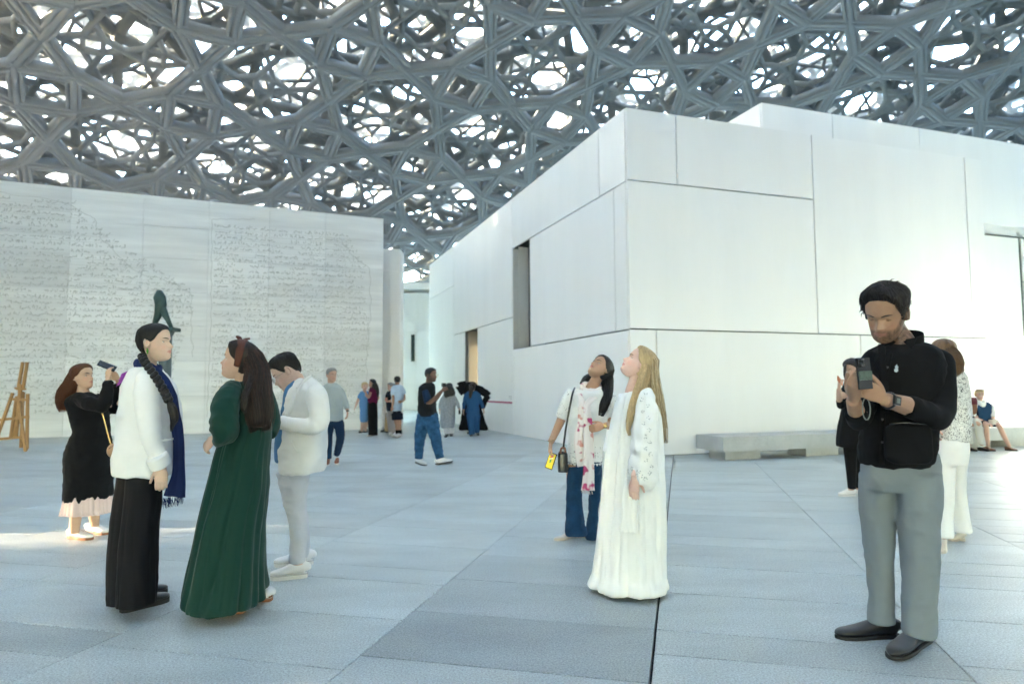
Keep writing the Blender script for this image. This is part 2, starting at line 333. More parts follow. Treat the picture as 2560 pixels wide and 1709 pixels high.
# ---- far white walls in the gap
def block(name, x0, y0, x1, y1, Y, dep, label, seams_z=(), seams_x=()):
    a = at(x0, y1, Y); b = at(x1, y1, Y); zt = at(x0, y0, Y)[2]; e = empty(name, (a[0], Y, 0), label=label, category='building')
    xs = [a[0]]+[at(x, y1, Y)[0] for x in seams_x]+[b[0]]; zs = [0]+list(seams_z)+[zt]
    for i in range(len(xs)-1):
        panel_set(e, V3(0, Y, 0), V3(1, 0, 0), V3(0, -1, 0), [(xs[i], xs[i+1], zs[j], zs[j+1]) for j in range(len(zs)-1)])
    mb = MB(); mb.box(V3(a[0], Y+0.055, 0), V3(b[0]-a[0], 0, 0), V3(0, dep, 0), V3(0, 0, zt-0.02)); mb.build('core', M_WHITE, e)
    return e, zt
fw1, _ = block('slim_gallery_building', 950, 622, 998, 1068, 24.4, 0.8, 'white panelled building edge beside the far end of the carved wall', (2.2, 4.0, 5.6), (972,))
fw2, zt2 = block('distant_gallery_building', 985, 732, 1120, 1024, 44, 8, 'distant white building with one dark slit window', (1.75, 3.3, 5.1), (1040,))
mb = MB(); mb.box(V3(at(1027.5, 870, 43.93)[0], 43.93, at(1027, 903, 43.93)[2]), V3(0.24, 0, 0), V3(0, 0.03, 0), V3(0, 0, 1.75)); mb.build('slit_window', mat('slit_glass', (0.015, 0.03, 0.028), 0.2), fw2)
mb = MB(); mb.box(V3(-12, 43.6, zt2+0.18), V3(10, 0, 0), V3(0, 3, 0), V3(0, 0, 0.42)); mb.build('coping_beam', M_WHITE, fw2)
# ---- unseen blocks added round the plaza, outside the frame (they shade it; the passage lets the low sun in)
def off_block(name, lab, boxes):
    e = empty(name, boxes[0][0], label=lab, category='building')
    for o_, s_ in boxes:
        mb = MB(); mb.box(V3(*o_), V3(s_[0], 0, 0), V3(0, s_[1], 0), V3(0, 0, s_[2])); mb.build('wall', M_WHITE, e)
    return e
pb = off_block('passage_building', 'white gallery wall with a narrow screened passage beside the plaza', [((-16.6, -40, 0), (0.6, 44.25, 12)), ((-16.6, 5.0, 0), (0.6, 13.9, 12)), ((-16.6, 4.26, 2.62), (0.6, 0.73, 9.38))])
for i in range(13):
    mb = MB(); mb.box(V3(-16.3, 4.255+i*0.058, 0), V3(0.03, 0, 0), V3(0, 0.046, 0), V3(0, 0, 2.6)); mb.build('screen_slat', M_WHITE, pb)  # unseen slats added to thin the sunbeam
off_block('rear_gallery_building', 'white gallery blocks standing behind the carved wall', [((-45, 18.95, 0), (24.2, 6.05, 13)), ((-45, 25, 0), (20.5, 4.5, 13)), ((-45, 30, 0), (35, 30, 9.5))])
off_block('side_gallery_building', 'white gallery block closing the side of the plaza', [((15, -30, 0), (10, 42, 8.5))])
# ---- dome: star lattice on a shallow sphere
DC = V3(19.78, -25.31, 0); DZ, DR = 31.7, 178.0; DP, DROT, DO = 6.902, 0.549, V3(-44.4, 60.15, 0); RIM = 91.5
def dome_pt(a, b, h=0.0):
    r = np.hypot(a, b)+1e-9; s = (DR+h)*np.sin(r/DR)/r
    return np.stack([DC[0]+a*s, DC[1]+b*s, DZ+h-(DR+h)*(1-np.cos(r/DR))], -1)
def star_edges(P, rot, ox, oy, c=0.14645):
    """bars of square+four triangles on a square lattice, as plane coordinates; tips of neighbours touch"""
    ed = []
    sq = [(c, c), (-c, c), (-c, -c), (c, -c)]; tip = [(0, .5), (-.5, 0), (0, -.5), (.5, 0)]
    for i in range(4):
        ed.append((sq[i], sq[(i+1) % 4])); ed.append((sq[i], tip[i])); ed.append((tip[i], sq[(i+1) % 4]))
    n = int(2*(RIM+12)/P)+3; A = []
    ce, se = math.cos(rot), math.sin(rot)
    i0 = -(ox*ce+oy*se)/P; j0 = -(-ox*se+oy*ce)/P
    for i in range(int(i0)-n//2, int(i0)+n//2+1):
        for j in range(int(j0)-n//2, int(j0)+n//2+1):
            x = ox+P*(i*ce-j*se); y = oy+P*(i*se+j*ce)
            if math.hypot(x, y) > RIM: continue
            for k, (p, q) in enumerate(ed):
                A.append((ox+P*((i+p[0])*ce-(j+p[1])*se), oy+P*((i+p[0])*se+(j+p[1])*ce), ox+P*((i+q[0])*ce-(j+q[1])*se), oy+P*((i+q[0])*se+(j+q[1])*ce), k))
    return np.array(A)
def bars(A, h, prof, lift=0.006, ext=0.0):
    """extruded profile along every edge -> (verts n x m x 3)"""
    p = dome_pt(A[:, 0], A[:, 1], h); q = dome_pt(A[:, 2], A[:, 3], h)
    t = q-p; L = np.linalg.norm(t, axis=1)[:, None]; t /= L
    cen = V3(DC[0], DC[1], DZ-DR); nrm = (p+q)/2-cen; nrm /= np.linalg.norm(nrm, axis=1)[:, None]
    s = np.cross(t, nrm); s /= np.linalg.norm(s, axis=1)[:, None]
    nrm = np.cross(s, t)
    off = nrm*(A[:, 4:5]*lift); p = p+off-t*ext; q = q+off+t*ext
    x = np.array([a for a, b in prof]); z = np.array([b for a, b in prof])
    R = lambda c: c[:, None, :]+s[:, None, :]*x[None, :, None]+nrm[:, None, :]*z[None, :, None]
    return np.concatenate([R(p), R(q)], 1)
def bar_faces(m, n):
    f = np.array([(i, (i+1) % m, m+(i+1) % m, m+i) for i in range(m)])
    return (f[None]+(np.arange(n)*2*m)[:, None, None]).reshape(-1, 4)
dome = empty('lattice_dome', (DC[0], DC[1], DZ-0.5), label='vast grey metal dome of layered star lattice roofing the plaza', category='dome')
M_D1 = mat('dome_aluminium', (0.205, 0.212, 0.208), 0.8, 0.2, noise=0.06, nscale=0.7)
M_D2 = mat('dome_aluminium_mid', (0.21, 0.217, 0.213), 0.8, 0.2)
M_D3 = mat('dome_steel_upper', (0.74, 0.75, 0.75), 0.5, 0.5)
H1 = 0.50
PR1 = [(-.345, H1), (-.345, .02), (-.175, .02), (-.175, .12), (-.135, .12), (-.135, 0), (.135, 0), (.135, .12), (.175, .12), (.175, .02), (.345, .02), (.345, H1)]
def boxprof(w, h): return [(-w/2, h), (-w/2, 0), (w/2, 0), (w/2, h)]                # open channel, its back faces the sky
A1 = star_edges(DP, DROT, DO[0], DO[1], 0.178); B1 = bars(A1, 0, PR1, 0.005, 0.10)
mid = (B1[:, 0]+B1[:, 12])/2; rel = mid-CC; zc = rel@FWD; xs_ = 1280+FPX*(rel@RT)/zc; ys_ = 854.5-FPX*(rel@UPV)/zc
vis = (zc > 1) & (xs_ > -60) & (xs_ < 2620) & (ys_ > -80) & (ys_ < np.interp(xs_, [0, 958, 1000, 1075, 1565, 2560], [470, 560, 690, 660, 280, 330]))
idx = np.where(vis)[0]; idx = idx[np.argsort(zc[idx])][:300]; m_ = len(PR1)
bf = bar_faces(m_, 1)
for i in idx: mk('star_beam', B1[i], bf, M_D1, dome)
restm = np.ones(len(A1), bool); restm[idx] = False; n_ = int(restm.sum())
mk('inner_star_lattice', B1[restm].reshape(-1, 3), bar_faces(m_, n_), M_D1, dome, kind='stuff')
def layer(name, P, rot, ox, oy, h, w, hh, m, c=0.16):
    A = star_edges(P, rot, ox, oy, c)
    B = bars(A, h, boxprof(w, hh), 0.004, w*0.15); n = len(A)
    bf_ = bar_faces(4, n); mk(name, B.reshape(-1, 3), bf_[np.arange(len(bf_)) % 4 != 3], m, dome, kind='stuff')
layer('second_star_lattice', DP*0.40, DROT+0.02, DO[0]+1.7, DO[1]+1.1, 0.95, 0.24, 0.25, M_D2)
layer('third_star_lattice', DP*0.74, DROT+0.40, DO[0]+1.0, DO[1]+2.6, 2.1, 0.50, 0.36, M_D2)
layer('fourth_star_lattice', DP*0.40, DROT+0.75, DO[0], DO[1], 3.2, 0.18, 0.2, M_D2)
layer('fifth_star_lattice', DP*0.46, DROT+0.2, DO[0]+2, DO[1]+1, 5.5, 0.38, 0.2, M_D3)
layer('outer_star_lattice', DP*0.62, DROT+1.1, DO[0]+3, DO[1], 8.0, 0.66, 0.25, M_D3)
# rim ring
th = np.linspace(0, 2*np.pi, 145); rim = dome_pt(RIM*np.cos(th), RIM*np.sin(th), 1.5)
mb = MB(); mb.tube(rim, 0.35, 1.6, n=8, ax=(0, 0, 1), cap=False); mb.build('rim_beam', M_D2, dome)
# ---- benches
M_BENCH = mat('bench_granite', (0.44, 0.45, 0.45), 0.6, noise=0.1, nscale=3, speck=0.25, spscale=90)
def bench(o, length, label, segs, sup):
    e = empty('stone_bench', o, label=label, category='bench')
    c = 0
    for s in list(segs)+[length]:
        mb = MB(); mb.box(o+VV*(c+0.002)+Z*0.17, VV*(s-c-0.004), U*0.85, Z*0.27); ob = mb.build('seat_slab', M_BENCH, e); c = s
    for s in sup:
        mb = MB(); mb.box(o+VV*s+U*0.16, VV*0.8, U*0.5, Z*0.17); mb.build('support', M_BENCH, e)
    return e
b0 = ground(1814.6, 1150) - VV*0.14 - U*0.12
bench(b0, 5.3, 'long granite slab bench in front of the white gallery wall', (1.0, 2.75), (0.16, 2.05, 3.9))
b1 = V3(9.65, 14.62, 0) - U*0.0
bench(b1, 2.6, 'stone bench carrying the seated visitors near the glowing lobby', (1.3,), (0.2, 1.5))
# ---- wooden easel
M_WOOD = mat('easel_pine', (0.48, 0.26, 0.10), 0.5, noise=0.2, nscale=6, stretch=(6, 6, 0.6))
eY = 15.8
eas = empty('easel', ground(30, 1120), label='wooden studio easel standing before the carved wall', category='easel')
def ez(x, y, dy=0): return at(x, y, eY+dy)
def ebar(nm, p, q, w=0.055, h=0.05): mb = MB(); mb.bar(p, q, w, h); mb.build(nm, M_WOOD, eas)
ebar('mast', ez(57, 905, .05), ez(45, 975, .03)); ebar('mast', ez(68, 905, .05), ez(57, 975, .03))
ebar('mast', ez(52, 960, 0), ez(40, 1090, .02), 0.07)
ebar('front_leg', ez(32, 982, -.1), ez(-18, 1122, -.45)); ebar('front_leg', ez(46, 1000, -.1), ez(64, 1127, -.45)); ebar('front_leg', ez(69, 984, -.1), ez(67, 1122, -.2))
ebar('rear_leg', ez(58, 980, .1), ez(52, 1122, .75)); ebar('post', ez(42, 990, .0), ez(27, 1092, .0)); ebar('post', ez(50, 995, .02), ez(36, 1092, .0))
ebar('tray', ez(26, 997, -.14), ez(68, 999, -.14)); ebar('cross_rail', ez(-6, 1050, -.2), ez(72, 1041, -.2)); ebar('cross_rail', ez(-14, 1098, -.3), ez(54, 1092, -.3))
ebar('clamp', ez(38, 970, -.02), ez(64, 972, -.02), 0.04)
# ---- bronze sculpture on a tall slim pedestal (a generic standing bronze)
M_BRZ = mat('green_bronze', (0.045, 0.085, 0.075), 0.45, 0.5, metal=0.3, noise=0.3, nscale=8)
sY = 14.0
st = empty('bronze_sculpture', ground(412, 1112), label='small dark green bronze sculpture on a tall slim pedestal', category='sculpture')
def sp(x, y, dy=0): return at(x, y, sY+dy)
def limb(keys, r, nm, parent, n=12):
    P_ = np.array([sp(*k) for k in keys]); mb = MB(); mb.tube(P_, r, n=n); return mb.build(nm, M_BRZ, parent, True)
limb([(398, 726), (399, 742), (402, 762), (396, 785), (387, 808), (381, 818)], [.05, .12, .115, .08, .05, .04], 'form', st)
limb([(402, 760), (410, 782), (420, 800), (428, 818)], [.08, .075, .05, .04], 'form', st)
mb = MB(); mb.box(sp(374, 821)+V3(0, -.16, -.06), V3(0.56, 0, 0), V3(0, .34, 0), V3(0, 0, .07)); mb.build('plinth_plate', M_BRZ, st)
mb = MB(); gz = sp(400, 821)[2]-0.065; c_ = sp(413, 900)
mb.tube([V3(c_[0], sY, 0), V3(c_[0], sY, 0.06), V3(c_[0], sY, 0.07), V3(c_[0], sY, gz-0.1), V3(c_[0], sY, gz)], [.28, .28, .13, .12, .17], n=20); mb.build('pedestal', mat('pedestal_paint', (0.09, 0.12, 0.12), 0.5), st, True)
# ================================================================ PEOPLE: toolkit
def cr(keys, n):
    """Catmull-Rom through rows of numbers"""
    k = np.asarray(keys, float); m = len(k); t = np.linspace(0, m-1, n); i = np.clip(t.astype(int), 0, m-2); u = (t-i)[:, None]
    g = lambda j: k[np.clip(j, 0, m-1)]
    p0, p1, p2, p3 = g(i-1), g(i), g(i+1), g(i+2)
    return 0.5*((2*p1)+(-p0+p2)*u+(2*p0-5*p1+4*p2-p3)*u**2+(-p0+3*p1-3*p2+p3)*u**3)
def normals(v, f):
    a, b, c = v[f[:, 0]], v[f[:, 1]], v[f[:, 2]]; fn = np.cross(b-a, c-a); n = np.zeros_like(v)
    for k in range(f.shape[1]): np.add.at(n, f[:, k], fn)
    return n/(np.linalg.norm(n, axis=1)[:, None]+1e-12)
def laplace(v, f, it, lam=0.5):
    e = np.concatenate([f[:, [i, (i+1) % f.shape[1]]] for i in range(f.shape[1])]); e = np.concatenate([e, e[:, ::-1]])
    deg = np.bincount(e[:, 0], minlength=len(v)).astype(float)[:, None]+1e-9
    for _ in range(it):
        s = np.stack([np.bincount(e[:, 0], v[e[:, 1], c], len(v)) for c in range(3)], 1); v = v+lam*(s/deg-v)
    return v
TS = bpy.data.scenes.new('workbench')              # small side scene, so that each remesh evaluates one object only
def fuse(mb, vox, smooth=3):
    me = to_mesh('tmp', mb.V(), mb.f); o = bpy.data.objects.new('tmp', me); TS.collection.objects.link(o)
    m = o.modifiers.new('r', 'REMESH'); m.mode = 'VOXEL'; m.voxel_size = vox; m.adaptivity = 0
    TS.view_layers[0].update(); dg = TS.view_layers[0].depsgraph; ev = o.evaluated_get(dg); r = ev.to_mesh()
    v = np.zeros(len(r.vertices)*3, np.float32); r.vertices.foreach_get('co', v); v = v.reshape(-1, 3).astype(float)
    f = np.zeros(len(r.loops), np.int32); r.loops.foreach_get('vertex_index', f); f = f.reshape(-1, 4)
    ev.to_mesh_clear(); bpy.data.objects.remove(o); bpy.data.meshes.remove(me)
    return laplace(v, f, smooth), f
def thin(v, f, ratio):
    me = to_mesh('tmp', v, f); o = bpy.data.objects.new('tmp', me); TS.collection.objects.link(o)
    m = o.modifiers.new('d', 'DECIMATE'); m.ratio = ratio; m.use_collapse_triangulate = True
    TS.view_layers[0].update(); dg = TS.view_layers[0].depsgraph; ev = o.evaluated_get(dg); r = ev.to_mesh(); r.calc_loop_triangles()
    v2 = np.zeros(len(r.vertices)*3, np.float32); r.vertices.foreach_get('co', v2)
    f2 = np.zeros(len(r.loop_triangles)*3, np.int32); r.loop_triangles.foreach_get('vertices', f2)
    ev.to_mesh_clear(); bpy.data.objects.remove(o); bpy.data.meshes.remove(me)
    return v2.reshape(-1, 3).astype(float), f2.reshape(-1, 3)
def wrinkle(v, f, specs):
    n = normals(v, f); d = np.zeros(len(v))
    for amp, fr, ph in specs:
        q = v*np.array(fr)+ph; w_ = vnoise(q+0.6*vnoise(q*0.5+7)[:, None]); d += amp*(1-2.4*np.abs(w_)**0.8)*0.8+amp*w_*0.5
    return v+n*d[:, None]
# ---- head: a lofted skull with a face, local x right, y forward, z up, 0.229 m tall
_HZ = [-.116, -.108, -.092, -.076, -.066, -.058, -.052, -.042, -.030, -.012, .008, .022, .055, .085, .104, .1135]
_HN = [.050, .080, .0935, .0885, .0975, .0935, .1005, .097, .1165, .1005, .0865, .0935, .088, .066, .038, 0.0]
_HB = [.045, .071, .084, .0835, .083, .083, .0835, .083, .083, .081, .079, .088, .087, .066, .038, 0.0]
_HS = [.02, .022, .022, .022, .022, .024, .022, .017, .0145, .0095, .011, .03, .05, .05, .05, .05]
_WZ = [-.116, -.108, -.09, -.07, -.05, -.03, 0, .03, .06, .085, .100, .109, .1135]
_WW = [.012, .030, .046, .056, .0625, .068, .0735, .0765, .074, .062, .045, .026, .002]
_BZ = [-.116, -.10, -.08, -.055, -.02, .02, .06, .09, .106, .1135]
_BB = [.020, -.004, -.028, -.060, -.085, -.097, -.091, -.066, -.036, -.002]
def head_grid(nz=52, nf=64, feat=1.0, jaw=1.0, inflate=None, zmin=-.116):
    n2 = nz//3; tt_ = np.linspace(0, np.pi/2*.985, n2+1)[1:]; z = np.r_[np.linspace(zmin, .055, nz-n2), .055+.0585*np.sin(tt_)]
    zd = np.linspace(-.13, .13, 521); ker = np.exp(-np.linspace(-2, 2, 17)**2); ker /= ker.sum()
    def sm(X, Y, g=True):
        yd = np.interp(zd, X, Y)
        if g: yd = np.convolve(np.pad(yd, 8, mode='edge'), ker, 'valid')
        return np.interp(z, zd, yd)
    yf = sm(_HZ, _HB); yn = sm(_HZ, _HN, False)-sm(_HZ, _HB, False)+yf; sg = sm(_HZ, _HS); W = sm(_WZ, _WW); yb = sm(_BZ, _BB)
    kk = np.sqrt(np.clip(1-((z-.055)/.0585)**2, 0, 1)); up = z > .055
    i5 = nz-n2-1; W = np.where(up, W[i5]*kk, W); yb = np.where(up, yb[i5]*kk+.004*(1-kk), yb); yn = np.where(up, (yn[i5])*kk+.004*(1-kk), yn); yf = np.where(up, yf[i5]*kk+.004*(1-kk), yf)
    W = W*np.where(z < -.03, 1+(jaw-1)*np.clip((-.03-z)/.05, 0, 1), 1)
    ph = np.linspace(0, 2*np.pi, nf, endpoint=False)
    # denser columns in front
    ph = ph-0.55*np.sin(ph)
    c, s = np.cos(ph), np.sin(ph); P_ = 2.25
    cc = np.sign(c)*np.abs(c)**(2/P_); ss = np.sign(s)*np.abs(s)**(2/P_)
    yc = (yf+yb)/2; D = (yf-yb)/2
    X = W[:, None]*ss[None]; Y = yc[:, None]+D[:, None]*cc[None]; Zz = np.repeat(z[:, None], nf, 1)
    if feat:
        front = np.clip(cc, 0, 1)[None]**0.5
        Y = Y+feat*front*((yn-yf)[:, None]*np.exp(-(X/sg[:, None])**2))
        for sx in (-1, 1):
            Y -= feat*front*0.0095*np.exp(-((X-sx*.031)/.0155)**2-((Zz-.004)/.0105)**2)
            Y += feat*front*0.004*np.exp(-((X-sx*.045)/.018)**2-((Zz+.022)/.016)**2)
            Y += feat*front*0.005*np.exp(-((X-sx*.014)/.006)**2-((Zz+.034)/.008)**2)
            Y += feat*front*0.003*np.exp(-((X-sx*.03)/.018)**2-((Zz-.021)/.007)**2)
    V_ = np.stack([X, Y, Zz], -1)
    if inflate is not None:
        ctr = V3(0, -.005, .01); d = V_-ctr; d /= np.linalg.norm(d, axis=2)[:, :, None]+1e-9; V_ = V_+d*inflate(ph[None, :], Zz)[:, :, None]
    return V_, ph, z
def face_y(x, z):
    yf = np.interp(z, _HZ, _HB); yb = np.interp(z, _BZ, _BB); W = np.interp(z, _WZ, _WW); s = min(abs(x)/W, .98)**(2.25/2)
    c = math.sqrt(1-s*s)**(2/2.25); y = (yf+yb)/2+(yf-yb)/2*c; y += c**.5*(np.interp(z, _HZ, _HN)-yf)*math.exp(-(x/np.interp(z, _HZ, _HS))**2)
    for sx in (-1, 1): y -= .0095*math.exp(-((x-sx*.031)/.0155)**2-((z-.004)/.0105)**2)
    return y
def grid_faces(nz, nf): return [(i*nf+j, i*nf+(j+1) % nf, (i+1)*nf+(j+1) % nf, (i+1)*nf+j) for i in range(nz-1) for j in range(nf)]
def frame(al, pitch=0, roll=0):
    a, p, r = rad(al), rad(pitch), rad(roll); f0 = V3(math.cos(a), math.sin(a), 0); rt = V3(math.sin(a), -math.cos(a), 0); up = V3(0, 0, 1)
    f = f0*math.cos(p)+up*math.sin(p); u = up*math.cos(p)-f0*math.sin(p)
    r2 = rt*math.cos(r)+u*math.sin(r); u2 = u*math.cos(r)-rt*math.sin(r)
    return np.stack([r2, f, u2], 1)                      # columns right, forward, up
M_SKIN = mat('skin', (0.6, 0.4, 0.3), 0.48, 0.45, attr='Col', noise=0.05, nscale=40, sss=0.10)
M_EYE = mat('eye_white', (0.75, 0.73, 0.70), 0.25); M_IRIS = mat('eye_iris', (0.02, 0.013, 0.01), 0.15)
def hairmat(n, c): return mat('hair_'+n, c, 0.42, 0.35, noise=0.28, nscale=110, stretch=(1, 1, 0.15))
H_BLACK = hairmat('black', (0.012, 0.010, 0.010)); H_DARK = hairmat('dark', (0.022, 0.015, 0.012)); H_BROWN = hairmat('brown', (0.11, 0.035, 0.012))
H_BLOND = hairmat('blond', (0.56, 0.42, 0.24)); H_GREY = hairmat('grey', (0.22, 0.22, 0.22)); H_MBROWN = hairmat('mid_brown', (0.15, 0.085, 0.042))
def fab(name, c, rough=0.85, noise=0.03, bump=0.04, sheen=0.0, **k): return mat('cloth_'+name, c, rough, 0.18, noise=noise, nscale=12, bump=bump, bscale=900, sheen=sheen, **k)
L_WELT = mat('shoe_grey', (0.36, 0.35, 0.34), 0.7)
class Person:
    def __init__(s, label, base, Y, skin, vox=0.0048, group=None):
        s.Y = Y; s.vox = vox; s.slim = 0.955; s.skin = V3(*skin); s.b = MB(); s.paint = []
        s.e = empty('person', (base[0], base[1], 0), label=label, category='person', group=group); s.heads = None
    def p(s, x, y, dy=0.0): return at(x, y, s.Y+dy)
    def m(s, px): return px*s.Y/FPX
    # ---------------- body pieces
    def head(s, x, y, dy, al, pitch=0, roll=0, sc=1.0, jaw=1.0, lips=(0.42, 0.15, 0.13), beard=0.0, look=None, lid=0.0, brow=None, eyes=True):
        s.hc = s.p(x, y, dy); s.hR = frame(al, pitch, roll); s.hs = sc; s.lips = lips; s.beard = beard; s.jaw = jaw
        V_, ph, z = head_grid(jaw=jaw); nz, nf = V_.shape[:2]
        vv = V_.reshape(-1, 3); f = grid_faces(nz, nf)+[tuple(range(nf))[::-1], tuple(range((nz-1)*nf, nz*nf))]
        s.b.add(s.hw(vv), f)
        for sx in (-1, 1):                                # ears: a plate and a rim
            R = s.hR@np.stack([unit(V3(sx*.92, -.40, 0.05)), unit(V3(sx*.38, .92, .12)), unit(V3(-.0, -.12, 1))], 1)
            s.b.ball(s.hw(V3(sx*.075, -.010, -.004)), V3(.007, .016, .028)*sc, R, 12, 8)
            a = np.linspace(-2.4, 2.2, 12); rim = np.stack([np.full(12, sx*.083), -.014+.016*-np.cos(a+0.3), .002+.029*np.sin(a+.2)], 1)
            s.b.tube(s.hw(rim), .0042*sc, n=6)
        if not eyes: return
        br = brow if brow is not None else H_DARK
        for sx in (-1, 1):
            cx, cz = sx*.031, .003; cy = face_y(cx, cz)
            ctr = V3(cx, cy-.0062, cz); mb = MB(); mb.ball(s.hw(ctr), .0112*sc, s.hR, 14, 10); ey = mb.build('eye', M_EYE, s.e, True)
            g = V3(0, 1, 0) if look is None else unit(look); mb = MB(); mb.ball(s.hw(ctr+g*.0085), V3(.0052, .0034, .0052)*sc, s.hR, 12, 8); mb.build('iris', M_IRIS, ey, True)
            # lids as partial shells
            vs = []; fs = []; na, nb = 11, 5; r = .0124
            for (e0, e1) in (((14-40*lid), 85), (-85, (-22+4*lid))):
                b0 = len(vs)
                for i in range(nb):
                    e = rad(e0+(e1-e0)*i/(nb-1))
                    for j in range(na):
                        a_ = rad(-80+160*j/(na-1)); vs.append(ctr+r*V3(math.sin(a_)*math.cos(e)*1.12, math.cos(a_)*math.cos(e), math.sin(e)*1.0-0.0*abs(math.sin(a_))))
                fs += [(b0+i*na+j, b0+i*na+j+1, b0+(i+1)*na+j+1, b0+(i+1)*na+j) for i in range(nb-1) for j in range(na-1)]
            o = mk('eyelid', s.hw(np.array(vs)), fs, M_SKIN, s.e, True); set_color(o.data, np.tile(s.skin*0.95, (len(vs), 1)))
            lash = np.array([ctr+.0129*V3(math.sin(a_)*math.cos(rad(13-40*lid))*1.12, math.cos(a_)*math.cos(rad(13-40*lid)), math.sin(rad(13-40*lid))) for a_ in np.linspace(-1.2, 1.2, 9)])
            mb = MB(); mb.tube(s.hw(lash), .0011*sc, n=5); mb.build('eyelash', H_BLACK, s.e)
            bx = np.linspace(.013, .052, 9); bz = .0215+.006*np.sin((bx-.013)/.039*2.4)-.002
            bp = np.array([V3(sx*x_, face_y(sx*x_, z_)+.0012, z_) for x_, z_ in zip(bx, bz)]); mb = MB(); mb.tube(s.hw(bp), np.array([.2, .9, 1, 1, 1, .9, .7, .5, .15])*.0032*sc, .0016*sc, ax=tuple(s.hR[:, 2]), n=6); mb.build('eyebrow', br, s.e)
    def hw(s, v): return s.hc+(np.asarray(v)*s.hs)@s.hR.T
    def limb(s, pts, rad_, n=12, k=14):
        q = cr(np.column_stack([np.array(pts), np.array(rad_)]), k); s.b.tube(q[:, :3], q[:, 3], n=n)
    def neck(s, base, r=0.052):
        top = s.hw(V3(0, -.022, -.055)); s.limb([top, (top+base)/2, base, base+V3(0, 0, -.08)], [r*.98, r*.95, r*1.08, r*1.5])
    def core(s, top, bot, r=0.07): s.limb([top, (top+bot)/2, bot], [r*.8, r, r])
    def hand(s, w_, d, n, thumb=1, curl=25, sc=1.0, spread=0.0, thumb_curl=15, curls=None):
        """wrist, finger direction, palm normal (out of the palm); thumb=+1: on side cross(d,n)"""
        d = unit(d); n = unit(np.asarray(n)-d*np.dot(d, n)); t = np.cross(d, n)*thumb
        pl = .088*sc
        q = cr(np.array([np.r_[w_-d*.02, .021, .017], np.r_[w_+d*.015, .026, .016], np.r_[w_+d*pl*.6, .037, .0145], np.r_[w_+d*pl, .039, .0115], np.r_[w_+d*(pl+.008), .034, .009]]), 12)
        s.b.tube(q[:, :3], q[:, 3]*sc, q[:, 4]*sc, ax=tuple(t), n=14)
        for k, (o, L, r) in enumerate(((.029, .070, .0083), (.0097, .078, .0086), (-.0097, .072, .0082), (-.028, .056, .0072))):
            c = curl if curls is None else curls[k]; dd = unit(d+t*o*spread*8); p0 = w_+d*(pl-.004)+t*o*sc; pts = [p0]; rr = [r*1.05]
            a = 0
            for j, (fr, cc) in enumerate(((.45, .8), (.31, 1.15), (.24, .8))):
                a += rad(c*cc); pts.append(pts[-1]+(dd*math.cos(a)+n*math.sin(a))*L*fr*sc); rr.append(r*(1, .93, .78)[j])
            qq = cr(np.column_stack([np.array(pts), np.array(rr)*sc]), 9); s.b.tube(qq[:, :3], qq[:, 3], n=8)
        p0 = w_+d*.022*sc+t*.022*sc+n*.004; a1 = unit(d*.72+t*.62+n*.25); a2 = unit(d*.9+t*.25+n*(.2+math.sin(rad(thumb_curl)))); pts = [p0, p0+a1*.032*sc, p0+a1*.042*sc+a2*.028*sc, p0+a1*.044*sc+a2*.052*sc]
        qq = cr(np.column_stack([np.array(pts), np.array([.013, .0115, .0098, .0075])*sc]), 9); s.b.tube(qq[:, :3], qq[:, 3], n=8)
    def body(s):
        v, f = fuse(s.b, s.vox, 2 if s.vox < .006 else 1)
        if s.vox < .0095: v, f = thin(v, f, 0.30)
        col = np.tile(s.skin, (len(v), 1)).astype(float)
        if hasattr(s, 'hc'):
            h = ((v-s.hc)@s.hR)/s.hs; near = (np.abs(h[:, 0]) < .1) & (np.abs(h[:, 1]) < .14) & (np.abs(h[:, 2]) < .13)
            lip = near & (h[:, 1] > .075) & (np.abs(h[:, 2]+.059) < .011-.30*np.abs(h[:, 0])+.001) & (np.abs(h[:, 0]) < .026)
            k = lip[:, None]*0.75; col = col*(1-k)+V3(*s.lips)*k
            ck = np.exp(-((np.abs(h[:, 0])-.043)/.02)**2-((h[:, 2]+.03)/.018)**2)*near*(h[:, 1] > 0)*.22; col *= 1+ck[:, None]*V3(.35, -.25, -.25)
            if s.beard:
                bd = np.clip((-.040-h[:, 2]+np.clip(-(h[:, 1]-.055)/.03, 0, 1.6)*.05)/.012, 0, 1)*near*(h[:, 2] > -.14)*(h[:, 1] > -.03)*(~lip)
                bd *= np.where((np.abs(h[:, 0]) < .016) & (h[:, 2] < -.068) & (h[:, 2] > -.082) & False, 0, 1)
                bd *= np.clip(.75+.5*vnoise(v*400), 0, 1)*s.beard; col = col*(1-bd[:, None])+V3(.02, .015, .013)*bd[:, None]
        o = mk('body', v, f, M_SKIN, s.e, True); set_color(o.data, col); return o
    # ---------------- garments
    def rows(s, rows, n=40, nseg=48, fold=None, ax=(1, 0, 0), p=2.3, mb=None):
        """rows (py, xl, xr, half depth m, dy): silhouette rows measured in the photo -> closed tube"""
        q = []
        for r in rows:
            py, xl, xr, dp = r[:4]; dy = r[4] if len(r) > 4 else 0.0
            c = at((xl+xr)/2, py, s.Y+dy); q.append(np.r_[c, (xr-xl)/2*(s.Y+dy)/FPX*s.slim, dp*s.slim])
        q = cr(np.array(q), n); q[:, 3:] = np.maximum(q[:, 3:], .004)
        mb = mb or MB(); mb.tube(q[:, :3], q[:, 3], q[:, 4], ax=ax, n=nseg, fold=fold, p=p, tz=True); return mb
